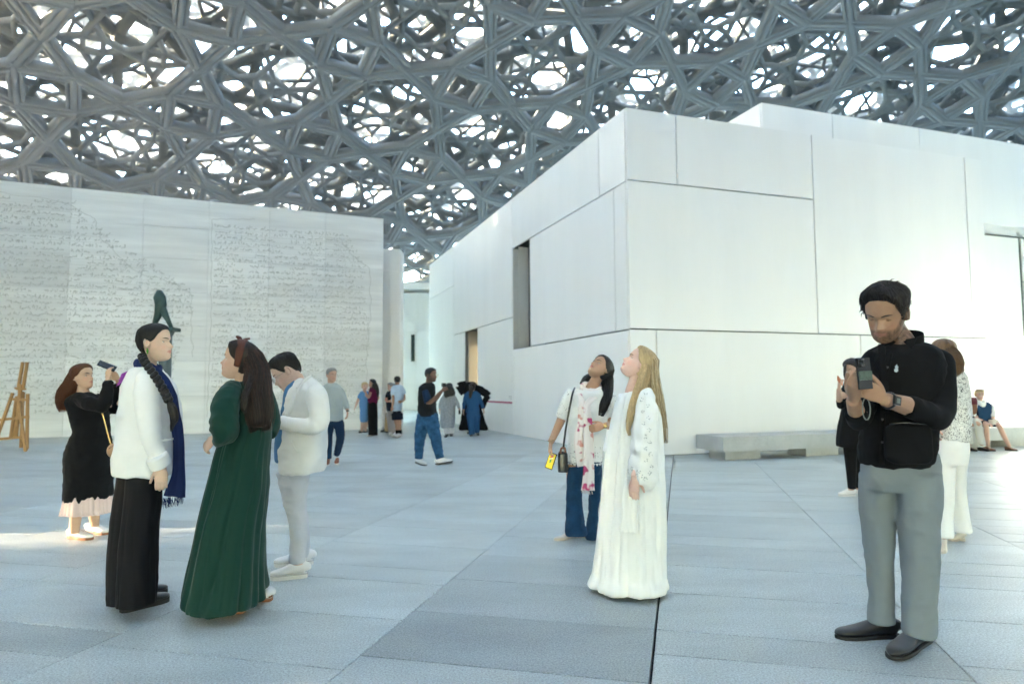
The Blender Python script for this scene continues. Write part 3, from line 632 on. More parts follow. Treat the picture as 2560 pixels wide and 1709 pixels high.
    def sleeve(s, mb, pts, r, n=24, k=64, fold=None):
        if fold is None:
            sd = float(np.sum(np.asarray(pts)[0]))*7
            fold = lambda t, th: 1+(.012+.05*np.exp(-((t-.52)/.17)**2))*np.sin(58*t+1.6*np.sin(th+sd)+sd)*(.6+.4*np.cos(th+sd))+.02*np.sin(3*th+5*t+sd)
        q = cr(np.column_stack([np.array(pts), np.array(r)*s.slim*.96]), k); mb.tube(q[:, :3], q[:, 3], n=n, ax=(0.3, 1, 0.2), fold=fold)
    def cloth(s, name, mb, m, vox=None, smooth=3, wr=(), parent=None):
        v, f = fuse(mb, vox or s.vox*1.9, smooth)
        if wr: v = wrinkle(v, f, wr)
        return mk(name, v, f, m, parent or s.e, True)
    def drape(s, name, mb, m, wr=(), parent=None):
        v = mb.V()
        fs = [q for q in mb.f if len(q) == 4]
        if wr: v = wrinkle(v, np.array(fs), wr)
        return mk(name, v, mb.f, m, parent or s.e, True)
    def shoe(s, heel, toe, m, sole, h=0.085, wd=0.042, th=0.022, lift=0.0, name='shoe', heel_h=0.0):
        heel = np.asarray(heel, float); toe = np.asarray(toe, float); d = toe-heel; L = np.linalg.norm(d[:2]); d = V3(d[0], d[1], 0)/L; sd = V3(d[1], -d[0], 0)
        z0 = heel[2] if abs(heel[2]) > 1e-6 else 0.0
        t = np.array([0, .03, .12, .28, .45, .62, .78, .9, .97, 1]); w_ = np.array([.35, .62, .76, .78, .82, .98, 1.0, .84, .5, .15])*wd
        hh = np.array([.6, .92, 1.0, 1.0, .88, .66, .52, .45, .36, .2])*h
        z = z0+th*.8+lift*t+heel_h*np.interp(t, [0, .25, .55, 1], [1, .9, 0, 0]); pth = np.array([heel+d*L*a+V3(0, 0, 0) for a in t]); pth[:, 2] = z+hh/2
        q = cr(np.column_stack([pth, w_, hh/2]), 26); mb = MB(); mb.tube(q[:, :3], q[:, 3], q[:, 4], ax=tuple(sd), n=20, p=2.5)
        v = mb.V(); o = mk(name, v, mb.f, m, s.e, True)
        t2 = np.linspace(0, 1, 22); w2 = np.interp(t2, t, np.maximum(w_, .0))*1.07; out = [heel+d*L*(a*1.02-.01)+sd*b for a, b in zip(t2, w2)]+[heel+d*L*(a*1.02-.01)-sd*b for a, b in zip(t2[::-1], w2[::-1])]
        lo = np.array(out); lo[:, 2] = z0+.001; tt = np.r_[t2, t2[::-1]]; lo[:, 2] += lift*tt; hi = lo.copy(); hi[:, 2] += th
        hz = heel_h*np.interp(tt, [0, .25, .55, 1], [1, .9, 0, 0]); hi[:, 2] += hz
        if heel_h: lo[:, 2] += np.where(tt > .28, hz, 0)
        if m.name == 'white_leather' and h > .068:
            wl_ = np.array(out); wl_[:, 2] = z0+th+.001+lift*np.r_[t2, t2[::-1]]; mbw = MB(); mbw.tube(np.r_[wl_, wl_[:1]], .0022, n=5, cap=False); mbw.build('welt', L_WELT, o)
            mbl = MB()
            for tl in (.40, .47, .54, .61): zz = float(np.interp(tl, t, z+hh)); c_ = heel+d*L*tl; c_[2] = zz+.0015; hw_ = wd*.42; mbl.tube([c_-sd*hw_-V3(0, 0, .008), c_, c_+sd*hw_-V3(0, 0, .008)], .0032, n=5)
            mbl.build('laces', L_WELT, o)
        n = len(out); mk('sole', np.r_[lo, hi], [tuple(range(n)), tuple(range(n, 2*n))[::-1]]+[(i, n+i, n+(i+1) % n, (i+1) % n) for i in range(n)], sole, o)
        return o
    def collar(s, c, rx, ry, h, m, parent, al, tilt=.035, th=.005, flap=.045):
        a = np.linspace(0, 2*np.pi, 40); f = V3(math.cos(rad(al)), math.sin(rad(al)), 0); sd = V3(f[1], -f[0], 0); lp = [c+f*ry*math.cos(t)+sd*rx*math.sin(t)+V3(0, 0, h*.5-tilt*math.cos(t)) for t in a[2:-2]]
        mb = MB(); mb.tube(lp, h*.5, th, ax=(0, 0, 1), n=10, p=3); o = mb.build('collar', m, parent, True)
        for sx in (-1, 1):
            p0 = c+f*ry*.98+sd*sx*rx*.16+V3(0, 0, h*.5-tilt*1.0); q1 = c+f*ry*.72+sd*sx*rx*.78+V3(0, 0, h*.9-tilt*.55)
            tip = (p0+q1)/2+f*.035+V3(0, 0, -flap)+sd*sx*.012; w = f*.006
            v = [p0+V3(0, 0, h*.3), q1, tip, p0+V3(0, 0, h*.3)+w, q1+w, tip+w]; mk('collar_point', v, [(0, 1, 2), (3, 5, 4), (0, 3, 4, 1), (1, 4, 5, 2), (2, 5, 3, 0)], m, parent)
        return o
    # ---------------- hair
    def hair_cap(s, m, line, thick=0.016, vol=None, ridge=0.0016, seed=1, name='hair', nz=64, nf=120, soft=.018, rk=26, strands=0, drift=0.0):
        """line: keys (angle from the face in degrees 0..180, lowest z of the hair there)"""
        if s.vox > .0075: nz, nf = 30, 48
        la = [a for a, b in line]; lb = [b for a, b in line]
        def inf(ph, Z_):
            a = np.abs((np.degrees(ph)+180) % 360-180); zl = np.interp(a, la, lb); t = np.clip((Z_-zl)/soft, 0, 1); t = t*t*(3-2*t)
            k = thick if vol is None else vol(a, Z_)
            o_ = np.zeros_like(ph+Z_)
            nn = vnoise(np.stack([np.cos(ph)*rk/2+seed+o_, np.sin(ph)*rk/2+o_, Z_*14+seed*3+o_], -1).reshape(-1, 3)).reshape((ph+Z_).shape)
            return np.where(Z_ < zl-.002, -.006, t*(k+ridge*nn*2)-.004*(1-t))
        V_, ph, z = head_grid(nz, nf, feat=0, jaw=s.jaw, inflate=inf, zmin=-.10)
        a = np.abs((np.degrees(ph)+180) % 360-180); zl = np.interp(a, la, lb)
        keep = (z[:, None] >= zl[None, :]-.004)
        f = [q for q in grid_faces(nz, nf) if keep.reshape(-1)[list(q)].all()]+[tuple(range((nz-1)*nf, nz*nf))]
        o = mk(name, s.hw(V_.reshape(-1, 3)), f, m, s.e, True)
        if strands:
            rs = np.random.RandomState(seed+5); mb = MB(); ctr = V3(0, -.005, .01)
            for k_ in range(strands):
                j = rs.randint(nf); i1 = nz-2-rs.randint(6); zl_ = zl[j]; i0 = int(np.searchsorted(z, zl_+rs.uniform(-.004, .03))); i0 = min(i0, nz-12)
                ii = np.linspace(i1, max(i0, 0), 9).astype(int); jj = (j+np.cumsum(rs.normal(drift, .5, 9))).astype(int) % nf
                P_ = V_[ii, jj]; d = P_-ctr; P_ = P_+d/np.linalg.norm(d, axis=1)[:, None]*(rs.uniform(-.0005, .0022)); mb.tube(s.hw(P_), .0010*np.array([.6, 1, 1, 1, 1, 1, 1, .9, .4]), n=3)
            mb.build('hair_strand', m, s.e, True)
        return o
    def locks(s, m, guides, count, r=0.0022, seed=2, name='hair_lock', spread=1.0, wave=0.004, parent=None, core=0.95, taper=0.35):
        """guides: list of (point, ra, rb) along the fall of the hair; core mass plus many strands"""
        rs = np.random.RandomState(seed); G = np.array([np.r_[g[0], g[1], g[2]] for g in guides]); q = cr(G, 22); mb = MB()
        tg = np.gradient(q[:, :3], axis=0); tg /= np.linalg.norm(tg, axis=1)[:, None]; ax = np.asarray(s.lax if hasattr(s, 'lax') else (1, 0, 0), float)
        a = ax-tg*(tg@ax)[:, None]; a /= np.linalg.norm(a, axis=1)[:, None]; b = np.cross(tg, a)
        mb.tube(q[:-2, :3], q[:-2, 3]*core, q[:-2, 4]*core, ax=tuple(ax), n=20)
        for i in range(count):
            an = rs.rand()*6.283; rh = math.sqrt(rs.rand())*.2+.84; k = np.linspace(0, 1, 22); ph = rs.rand()*6; end = 22-int(rs.rand()*taper*14)
            w1 = wave*np.sin(k*rs.uniform(5, 11)+ph)*k; an2 = an+.25*np.sin(k*3+ph)
            P_ = q[:, :3]+a*((q[:, 3]*rh*spread*np.cos(an2))+w1)[:, None]+b*((q[:, 4]*rh*spread*np.sin(an2))+w1)[:, None]
            P_ = P_[:max(end, 8)]; n = len(P_); mb.tube(P_[::2], (r*rs.uniform(.7, 1.4))*np.linspace(1, .35, len(P_[::2])), n=4)
        return mb.build(name, m, parent or s.e, True)
def ribbon(path, wdir, half, thick=0.004, n=None):
    """thin cloth strip with thickness along a path"""
    P_ = np.array(path); W_ = np.broadcast_to(np.asarray(wdir, float), P_.shape); h = np.broadcast_to(np.asarray(half, float), (len(P_),)); mb = MB(); mb.tube(P_, h, np.full(len(P_), thick), ax=W_, n=14, p=3.0); return mb
def nfolds(k=3.0, top=0.02, bot=0.10, seed=0, twist=0.8):
    """irregular hanging folds: noise round the body, drifting slowly downwards"""
    def f(t, th):
        T = t+0*th; H_ = th+0*t; a = H_+twist*.25*np.sin(2.1*T+seed); o = np.zeros_like(a)
        for m, w_ in ((1, 1.0), (2.3, .55), (4.1, .22)):
            n = vnoise(np.stack([np.cos(a)*k*m+seed, np.sin(a)*k*m+seed*1.7, T*1.3*m**.5+seed*.3], -1).reshape(-1, 3)).reshape(a.shape); o += w_*(2.4*np.abs(n)**.7-1)
        return 1+(top+(bot-top)*T)*o*.62
    return f
def folds(ks, top=0.02, bot=0.10, seed=0, sharp=1.0):
    rs = np.random.RandomState(seed); ph = rs.rand(len(ks))*6.28; am = rs.uniform(.5, 1, len(ks))
    def f(t, th):
        a = top+(bot-top)*t; r = 0
        for k, p_, m_ in zip(ks, ph, am): r = r+m_*np.sin(k*th+p_+.8*np.sin(t*2.2+p_))
        r = r/len(ks)**.5; r = np.sign(r)*np.abs(r)**sharp
        return 1+a*r
    return f
# ================================================================ PEOPLE: near figures
C_WHITE = fab('white', (0.78, 0.78, 0.77)); C_BLACK = fab('black', (0.005, 0.005, 0.006)); C_BLACKS = fab('black_satin', (0.006, 0.006, 0.008), rough=0.75, bump=0.03)
C_NAVY = fab('navy', (0.012, 0.022, 0.085)); C_GREEN = fab('green', (0.0015, 0.030, 0.021), rough=0.65, bump=0.03, sheen=0.1); C_IVORY = fab('ivory', (0.74, 0.73, 0.70), rough=0.75)
C_LGREY = fab('light_grey', (0.52, 0.53, 0.57)); C_BLUE = fab('blue_shirt', (0.06, 0.16, 0.30)); C_GREYT = fab('grey_trouser', (0.185, 0.215, 0.235), rough=0.75)
C_DENIM = fab('denim', (0.010, 0.042, 0.10), noise=0.3); C_DENIM2 = fab('washed_denim', (0.03, 0.095, 0.20), noise=0.45); C_ROBE = fab('white_robe', (0.80, 0.81, 0.80), rough=0.6, bump=0.02)
L_BLACK = mat('black_leather', (0.012, 0.012, 0.013), 0.28, 0.6, noise=0.2, nscale=15); L_WHITE = mat('white_leather', (0.78, 0.77, 0.75), 0.5, bump=0.05, bscale=400)
L_SOLEW = mat('white_sole', (0.72, 0.70, 0.66), 0.7); L_GUM = mat('gum_sole', (0.30, 0.13, 0.06), 0.7); L_BSOLE = mat('black_sole', (0.02, 0.02, 0.02), 0.8); L_BEIGE = mat('beige_leather', (0.60, 0.53, 0.44), 0.4)
L_TAN = mat('tan_leather', (0.22, 0.09, 0.045), 0.5); G_GOLD = mat('gold', (0.75, 0.52, 0.22), 0.25, metal=1.0); G_M = mat('glasses_metal', (0.25, 0.24, 0.23), 0.3, metal=1.0); S_DARK = mat('phone_black', (0.012, 0.013, 0.015), 0.25)
# ---------------------------------------------------------------- 1 woman in white blazer, braid, navy scarf
P = Person('woman in white blazer and black wide trousers with a long braid and navy scarf', ground(350, 1525), 4.25, (0.66, 0.46, 0.35))
P.head(387, 858, 0.0, 4, 4, 0, 1.0, jaw=0.94, lips=(0.50, 0.16, 0.15))
nb = P.p(369, 918); P.neck(nb, .047); P.core(P.p(368, 950), P.p(352, 1180), .08)
w_ = P.p(405, 1164, -.17); P.limb([P.p(371, 950, -.13), P.p(375, 1075, -.2), w_], [.034, .034, .026])
P.hand(w_, P.p(402, 1225, -.19)-w_, V3(-.35, .9, 0), thumb=-1, curl=22)
for hx, kx, dy in ((340, 336, -.09), (330, 326, .10)): P.limb([P.p(hx, 1180, dy), P.p(kx, 1350, dy), P.p(kx, 1490, dy)], [.045, .045, .04])
P.body()
mb = P.rows([(913, 351, 384, .055, .01), (920, 343, 393, .10, .01), (932, 332, 404, .16, .01), (950, 325, 414, .195), (976, 320, 428, .20), (1012, 314, 437, .20), (1050, 308, 443, .20), (1100, 302, 446, .205), (1140, 297, 445, .21), (1165, 295, 443, .215), (1184, 299, 441, .213), (1186, 320, 425, .18)], p=2.6)
bl = P.cloth('blazer', mb, C_WHITE, wr=((.007, (4, 4, 9), 1), (.006, (8, 8, 4), 5), (.002, (18, 18, 14), 9)))
mb = MB(); P.sleeve(mb, [P.p(370, 936, -.11), P.p(368, 962, -.17), P.p(368, 1010, -.205), P.p(374, 1068, -.225), P.p(388, 1115, -.205), P.p(402, 1150, -.185), P.p(405, 1160, -.18)], [.055, .076, .078, .068, .060, .056, .055])
P.cloth('sleeve', mb, C_WHITE, wr=((.004, (8, 8, 5), 1),), parent=bl); mb = MB(); P.sleeve(mb, [P.p(378, 940, .12), P.p(380, 1000, .21), P.p(385, 1068, .235), P.p(420, 1150, .19)], [.07, .072, .065, .055])
P.cloth('sleeve', mb, C_WHITE, parent=bl)
mb = MB(); q = [P.p(391, 1139, -.23), P.p(405, 1164, -.20)]; mb.tube([q[0], (q[0]+q[1])/2, q[1]], [.061, .062, .060], n=24, ax=(0, 1, 0), p=2.2); P.cloth('cuff', mb, C_WHITE, vox=.005, parent=bl)
mb = ribbon([P.p(404, 1101, -.222), P.p(418, 1099, -.205), P.p(433, 1096, -.17)], (0, 0, 1), .006, .004); mb.build('pocket_flap', C_WHITE, bl, True)
for rows_, dy in (([(1172, 320, 404), (1245, 316, 402), (1308, 311, 394), (1377, 303, 389), (1445, 299, 386), (1508, 297, 384)], -.09), ([(1172, 303, 396), (1245, 288, 386), (1308, 281, 376), (1377, 276, 366), (1445, 276, 360), (1503, 279, 352)], .10)):
    mb = P.rows([(a, b, c, .095+.02*i/5, dy) for i, (a, b, c) in enumerate(rows_)], n=60, nseg=96, fold=nfolds(1.5, .025, .085, seed=int(dy*100)+20)); P.drape('trouser_leg', mb, C_BLACKS, wr=((.006, (6, 6, 3), 2), (.003, (14, 14, 8), 4)))
P.shoe(ground(303, 1531), ground(421, 1499), L_BLACK, L_BSOLE, h=.075, wd=.05, th=.03); P.shoe(ground(300, 1500), ground(418, 1480), L_BLACK, L_BSOLE, h=.075, wd=.05, th=.03)
P.hair_cap(H_BLACK, [(0, .078), (35, .070), (58, .045), (72, .012), (84, -.005), (96, .012), (112, -.02), (130, -.06), (180, -.075)], thick=.011, ridge=.0010, rk=60, strands=420)
# braid
pts = cr([np.r_[P.p(*k)] for k in ((357, 888, -.04), (362, 902, -.10), (378, 925, -.17), (396, 950, -.21), (412, 978, -.225), (423, 1000, -.225))], 26); mb = MB()
for i, c in enumerate(pts): mb.ball(c+V3((-1)**i*.011, -.004, 0), (.021, .017, .019), frame(30*(-1)**i, 0, 35*(-1)**i), 12, 8)
br = mb.build('braid', H_BLACK, P.e, True)
P.locks(H_BLACK, [(P.p(423, 1003, -.225), .013, .013), (P.p(431, 1022, -.22), .026, .02), (P.p(437, 1045, -.22), .022, .016), (P.p(431, 1062, -.215), .012, .01), (P.p(428, 1080, -.21), .004, .004)], 60, name='braid_tail', r=.0016)
mb = MB(); mb.tube([P.p(421, 997, -.228), P.p(424, 1004, -.228)], .0165, n=12); mb.build('hair_tie', C_BLACK, br)
mb = MB()
for k in range(3): mb.ball(P.hw(V3(.078, -.012, -.040-.012*k)), (.005+.002*(k == 1))*1.0, None, 10, 6)
mb.build('earring', mat('green_bead', (0.12, 0.42, 0.05), 0.2), P.e, True)
# scarf: collar loop and a long fall down the front, fringe
a = np.linspace(0, 2*np.pi, 28); lp = np.array([nb+V3(.060*math.cos(t)+.004, .070*math.sin(t), .006+.020*math.cos(t+3.1)) for t in a]); mb = MB(); mb.tube(lp, .028+.004*np.sin(a*5), .018, n=14, ax=(0, 0, 1)); sc_ = P.cloth('scarf', mb, C_NAVY, vox=.006, wr=((.006, (20, 20, 9), 3),))
fall = cr([np.r_[P.p(386, 921, -.09), .02], np.r_[P.p(400, 940, -.10), .03], np.r_[P.p(417, 965, -.11), .03], np.r_[P.p(432, 1005, -.09), .03], np.r_[P.p(441, 1060, -.06), .030], np.r_[P.p(446, 1120, -.04), .030], np.r_[P.p(445, 1180, -.03), .034], np.r_[P.p(434, 1240, -.03), .058]], 50)
mb = MB(); mb.tube(fall[:, :3], fall[:, 3], np.full(50, .017), ax=(1, .35, 0), n=40, fold=folds((3, 5, 7), .05, .28, 4)); P.drape('scarf_fall', mb, C_NAVY, wr=((.004, (24, 24, 6), 3),), parent=sc_)
mb = MB(); rs = np.random.RandomState(5)
for i in range(70):
    x = rs.uniform(408, 458); y = 1243+rs.uniform(-6, 6)-(x-430)*.25; q = P.p(x, y, -.06+rs.uniform(-.02, .02)); mb.tube([q, q+V3(rs.uniform(-.006, .006), 0, -.02), q+V3(rs.uniform(-.014, .014), 0, -.045)], [.0016, .0014, .0008], n=4)
mb.build('fringe', C_NAVY, sc_)
# ---------------------------------------------------------------- 2 woman in green robe
P = Person('long-haired woman in dark green flared robe with brown headband', ground(590, 1515), 4.25, (0.55, 0.36, 0.27))
P.head(599, 902, 0.0, 184, 10, 0, 1.02, jaw=0.98, lips=(0.38, 0.15, 0.13))
nb = P.p(609, 965); P.neck(nb, .050); P.core(P.p(620, 985), P.p(610, 1180), .09)
w_ = P.p(541, 1090, -.20); P.limb([P.p(580, 990, -.18), P.p(562, 1072, -.24), w_], [.034, .034, .025]); P.hand(w_, P.p(523, 1108, -.20)-w_, V3(.3, .8, -.4), thumb=-1, curl=38, sc=.95)
for dx, dy in ((575, -.07), (640, .06)): P.limb([P.p(dx, 1180, dy), P.p(dx, 1350, dy), P.p(dx, 1490, dy)], [.07, .05, .035])
P.body()
def gfold(t, th):
    return nfolds(1.6, .015, .19, 8)(t, th)
rows_ = [(955, 596, 636, .06), (962, 586, 650, .11), (975, 576, 664, .15), (1000, 570, 671, .165), (1040, 564, 674, .165), (1085, 558, 676, .17), (1130, 543, 672, .18), (1212, 525, 668, .205, .0), (1295, 506, 659, .235, -.0), (1377, 488, 656, .25, -.01), (1440, 472, 659, .265, -.02), (1484, 462, 661, .28, -.03), (1491, 482, 645, .25, -.03)]
axg = unit(V3(1, -.10, 0))
mb = P.rows(rows_, n=110, nseg=160, fold=gfold, ax=axg, p=2.1)
v = mb.V(); hem = np.clip((v[:, 2]-.0)/.5, 0, 1)
v[:, 2] -= (1-hem)*np.clip((v[:, 0]-(-2.15))/.25, -.1, 1)*.055*(v[:, 1] < 4.35)         # hem dips towards the back foot
rb = mk('robe', wrinkle(v, np.array([q for q in mb.f if len(q) == 4]), ((.006, (5, 5, 2), 3), (.003, (12, 12, 6), 8))), mb.f, C_GREEN, P.e, True)
mb = MB(); P.sleeve(mb, [P.p(584, 968, -.10), P.p(574, 985, -.17), P.p(563, 1020, -.225), P.p(561, 1060, -.25), P.p(560, 1085, -.25), P.p(550, 1098, -.23), P.p(545, 1094, -.215)], [.06, .076, .085, .086, .078, .05, .036])
P.cloth('sleeve', mb, C_GREEN, wr=((.006, (8, 8, 14), 1), (.003, (22, 22, 22), 5)), parent=rb)
mb = MB(); P.sleeve(mb, [P.p(658, 975, .10), P.p(668, 1020, .16), P.p(674, 1060, .16), P.p(672, 1088, .10)], [.06, .075, .075, .05]); P.cloth('sleeve', mb, C_GREEN, parent=rb)
P.hair_cap(H_DARK, [(0, .080), (35, .072), (56, .048), (70, .014), (84, -.004), (100, -.02), (118, -.07), (180, -.09)], thick=.014, ridge=.0014, rk=50, strands=420)
P.lax = (1, .2, 0)
P.locks(H_DARK, [(P.hw(V3(0, -.02, .06)), .05, .05), (P.hw(V3(0, -.055, .03)), .075, .078), (P.p(641, 925, .0), .072, .085), (P.p(644, 950, -.02), .076, .095), (P.p(643, 1000, -.07), .086, .095), (P.p(646, 1045, -.11), .080, .07), (P.p(650, 1085, -.13), .04, .03)], 700, name='long_hair', r=.0013, wave=.008)
H_CHEST = hairmat('chestnut', (0.07, 0.032, 0.02))
P.locks(H_CHEST, [(P.hw(V3(0, -.02, .065)), .05, .05), (P.hw(V3(0, -.055, .035)), .077, .08), (P.p(641, 925, .0), .075, .088), (P.p(644, 950, -.02), .079, .098), (P.p(643, 1000, -.07), .09, .099), (P.p(647, 1045, -.11), .086, .075), (P.p(651, 1090, -.13), .05, .04)], 150, seed=9, name='hair_highlight', r=.0013, wave=.014, core=.5)
P.locks(H_DARK, [(P.hw(V3(.0, -.05, .03)), .02, .02), (P.p(630, 945, -.10), .022, .02), (P.p(614, 985, -.18), .020, .015), (P.p(610, 1015, -.20), .014, .01), (P.p(614, 1035, -.20), .005, .004)], 60, name='hair_lock', r=.0018, wave=.01)
th = np.linspace(-2.05, 2.05, 40); hb = np.array([P.hw(V3(.094*math.sin(t), .002-.022*abs(math.sin(t))**2, .018+.112*math.cos(t))) for t in th]); mb = MB(); mb.tube(hb, .0215+.006*np.cos(th), .0055, ax=tuple(P.hR[:, 1]), n=14)
hbo = mb.build('headband', fab('brown_satin', (0.10, 0.035, 0.022), rough=0.5), P.e, True)
mb = MB()
for sx in (-1, 1): mb.tube([P.hw(V3(0, .012, .127)), P.hw(V3(.012, .012+sx*.02, .138)), P.hw(V3(.016, .012+sx*.042, .146))], [.006, .014, .007], .006, n=10)
mb.build('bow', MATS['cloth_brown_satin'], hbo, True)
P.shoe(ground(612, 1530), ground(530, 1527), L_WHITE, L_GUM, h=.07, wd=.048, th=.022); P.shoe(ground(680, 1500), ground(628, 1500), L_WHITE, L_GUM, h=.07, wd=.046, th=.022)
# ---------------------------------------------------------------- 3 man in ivory jacket looking down
P = Person('man in ivory jacket and glasses looking down at his hands, white trainers', ground(730, 1440), 4.99, (0.62, 0.42, 0.33))
P.head(719, 930, 0.0, 193, -33, 0, 1.10, jaw=1.03, lips=(0.42, 0.20, 0.17), lid=.9)
nb = P.p(754, 972, .0); P.neck(nb, .060); P.core(P.p(757, 990), P.p(745, 1160), .08)
w_ = P.p(703, 1056, -.24); P.limb([P.p(780, 1000, -.17), P.p(795, 1060, -.22), w_], [.032, .034, .03]); P.hand(w_, V3(-1, .25, .15), V3(.1, .6, .7), thumb=-1, curl=35)
w2 = P.p(702, 1050, .06); P.limb([P.p(745, 990, .2), P.p(730, 1060, .22), w2], [.032, .034, .03]); P.hand(w2, V3(-1, -.5, .1), V3(0, -.6, .8), thumb=1, curl=35)
for (hx, kx, ax_, dy) in ((735, 745, 745, -.08), (725, 742, 752, .09)): P.limb([P.p(hx, 1180, dy), P.p(kx, 1290, dy), P.p(ax_, 1410, dy)], [.055, .045, .036])
P.body()
mb = P.rows([(950, 737, 770, .06), (965, 720, 790, .14), (985, 712, 798, .17), (1010, 708, 800, .17), (1040, 702, 800, .17), (1090, 689, 800, .165), (1148, 688, 798, .16), (1152, 700, 790, .14)]); sh = P.cloth('shirt', mb, C_BLUE, wr=((.004, (9, 9, 12), 2),))
mb = P.rows([(946, 748, 782, .075), (955, 740, 790, .11), (966, 732, 797, .16), (984, 724, 806, .195), (1010, 719, 812, .205), (1045, 712, 814, .205), (1090, 706, 814, .205), (1137, 701, 813, .205), (1170, 702, 810, .20), (1180, 708, 806, .19), (1182, 730, 790, .15)], p=2.7)
jk = P.cloth('jacket', mb, C_IVORY, wr=((.007, (6, 6, 9), 1), (.004, (12, 12, 16), 6), (.0018, (26, 26, 26), 2)))
mb = MB(); P.sleeve(mb, [P.p(786, 972, -.12), P.p(792, 990, -.18), P.p(797, 1020, -.225), P.p(797, 1053, -.25), P.p(780, 1066, -.27), P.p(745, 1062, -.27), P.p(706, 1056, -.25), P.p(700, 1055, -.245)], [.06, .082, .082, .075, .068, .06, .052, .051])
P.cloth('sleeve', mb, C_IVORY, wr=((.005, (9, 9, 9), 1),), parent=jk); mb = MB(); P.sleeve(mb, [P.p(745, 975, .15), P.p(735, 1020, .23), P.p(730, 1055, .24), P.p(706, 1050, .12)], [.075, .075, .066, .05])
P.cloth('sleeve', mb, C_IVORY, parent=jk)
lap = ribbon(cr([np.r_[P.p(758, 948, -.11)], np.r_[P.p(742, 975, -.19)], np.r_[P.p(729, 1005, -.20)], np.r_[P.p(717, 1040, -.19)]], 16), unit(V3(1, -.4, .5)), np.linspace(.012, .026, 16)*np.r_[np.ones(11), np.linspace(1, .2, 5)], .004); lap.build('lapel', C_IVORY, jk, True)
mb = MB(); mb.tube(cr([np.r_[P.p(776, 941, -.02)], np.r_[P.p(768, 946, -.09)], np.r_[P.p(752, 957, -.13)], np.r_[P.p(742, 972, -.17)]], 14), .018, .007, ax=(.3, 0, 1), n=12); mb.build('collar', C_IVORY, jk, True)
mb = ribbon([P.p(727, 1102, -.212), P.p(736, 1120, -.215), P.p(747, 1134, -.213)], (1, 0, .6), .005, .003); mb.build('pocket', C_IVORY, jk, True)
legm = MB()
P.rows([(1165, 706, 776, .15, 0), (1190, 706, 772, .15, 0), (1212, 708, 768, .12, -.02)], n=12, mb=legm)
P.rows([(1180, 703, 772, .10, -.08), (1226, 706, 768, .095, -.08), (1262, 711, 765, .085, -.08), (1295, 722, 767, .075, -.08), (1330, 727, 768, .068, -.08), (1365, 726, 766, .062, -.08), (1400, 722, 762, .06, -.08), (1406, 726, 758, .05, -.08)], mb=legm)
P.rows([(1180, 690, 765, .10, .09), (1226, 702, 766, .095, .09), (1262, 712, 766, .085, .09), (1295, 724, 769, .075, .09), (1340, 735, 773, .065, .09), (1380, 736, 772, .06, .09), (1392, 740, 768, .05, .09)], mb=legm)
P.cloth('trousers', legm, C_LGREY, wr=((.004, (10, 10, 8), 1), (.004, (12, 12, 20), 3), (.0012, (40, 40, 40), 5)))
P.shoe(ground(768, 1441), ground(676, 1449), L_WHITE, L_SOLEW, h=.09, wd=.047, th=.03); P.shoe(ground(783, 1408), ground(686, 1416), L_WHITE, L_SOLEW, h=.09, wd=.047, th=.03)
P.hair_cap(H_BLACK, [(0, .068), (40, .064), (58, .046), (70, .016), (80, -.010), (90, .006), (104, .010), (125, -.03), (180, -.055)], vol=lambda a, z: .004+.016*np.clip((z-.03)/.06, 0, 1), ridge=.0012, rk=70, strands=500)
mb = MB()
for sx in (-1, 1):
    a = np.linspace(0, 2*np.pi, 22); mb.tube(P.hw(np.stack([sx*.033+.024*np.cos(a), np.full(22, .108), .0+.019*np.sin(a)], 1)), .0011*P.hs, n=5)
    mb.tube([P.hw(V3(sx*.057, .106, .004)), P.hw(V3(sx*.076, .06, .006)), P.hw(V3(sx*.08, -.012, .006))], .0012, n=5)
mb.tube([P.hw(V3(-.009, .108, .004)), P.hw(V3(0, .111, .006)), P.hw(V3(.009, .108, .004))], .001, n=5); mb.build('glasses', G_M, P.e, True)
# ---------------------------------------------------------------- 4 woman in black dress photographing
P = Person('woman in black dress with pale ruffled hem raising a phone to photograph', ground(215, 1340), 6.36, (0.60, 0.38, 0.26), vox=.0055)
P.head(206, 943, 0.0, -10, 10, 0, 1.0, jaw=1.0, lips=(0.45, 0.16, 0.14))
nb = P.p(208, 985); P.neck(nb, .054); P.core(P.p(210, 1000), P.p(215, 1200), .1)
wa = P.p(271, 948, -.22); P.limb([P.p(195, 1000, -.15), P.p(258, 1012, -.25), wa], [.034, .034, .027]); P.hand(wa, V3(-.25, .35, .9), V3(.3, .8, 0), thumb=1, curl=28, sc=.98)
wb = P.p(297, 951, .08); P.limb([P.p(235, 1000, .15), P.p(296, 1012, .12), wb], [.034, .034, .027]); P.hand(wb, V3(-.35, -.5, .8), V3(-.2, -.8, .2), thumb=-1, curl=28, sc=.98)
P.limb([P.p(200, 1200, -.08), P.p(190, 1285, -.09), P.p(187, 1310, -.09), P.p(187, 1333, -.09)], [.085, .052, .046, .036]); P.limb([P.p(235, 1200, .08), P.p(235, 1272, .09), P.p(236, 1295, .09), P.p(237, 1316, .09)], [.085, .05, .045, .036])
P.body()
mb = P.rows([(980, 192, 226, .06), (988, 180, 240, .13), (1003, 172, 252, .18), (1030, 178, 264, .18), (1060, 184, 268, .17), (1085, 186, 270, .17), (1108, 175, 273, .18), (1140, 167, 275, .19), (1200, 168, 277, .20), (1238, 167, 276, .20), (1252, 168, 262, .19), (1256, 185, 245, .15)], n=60)
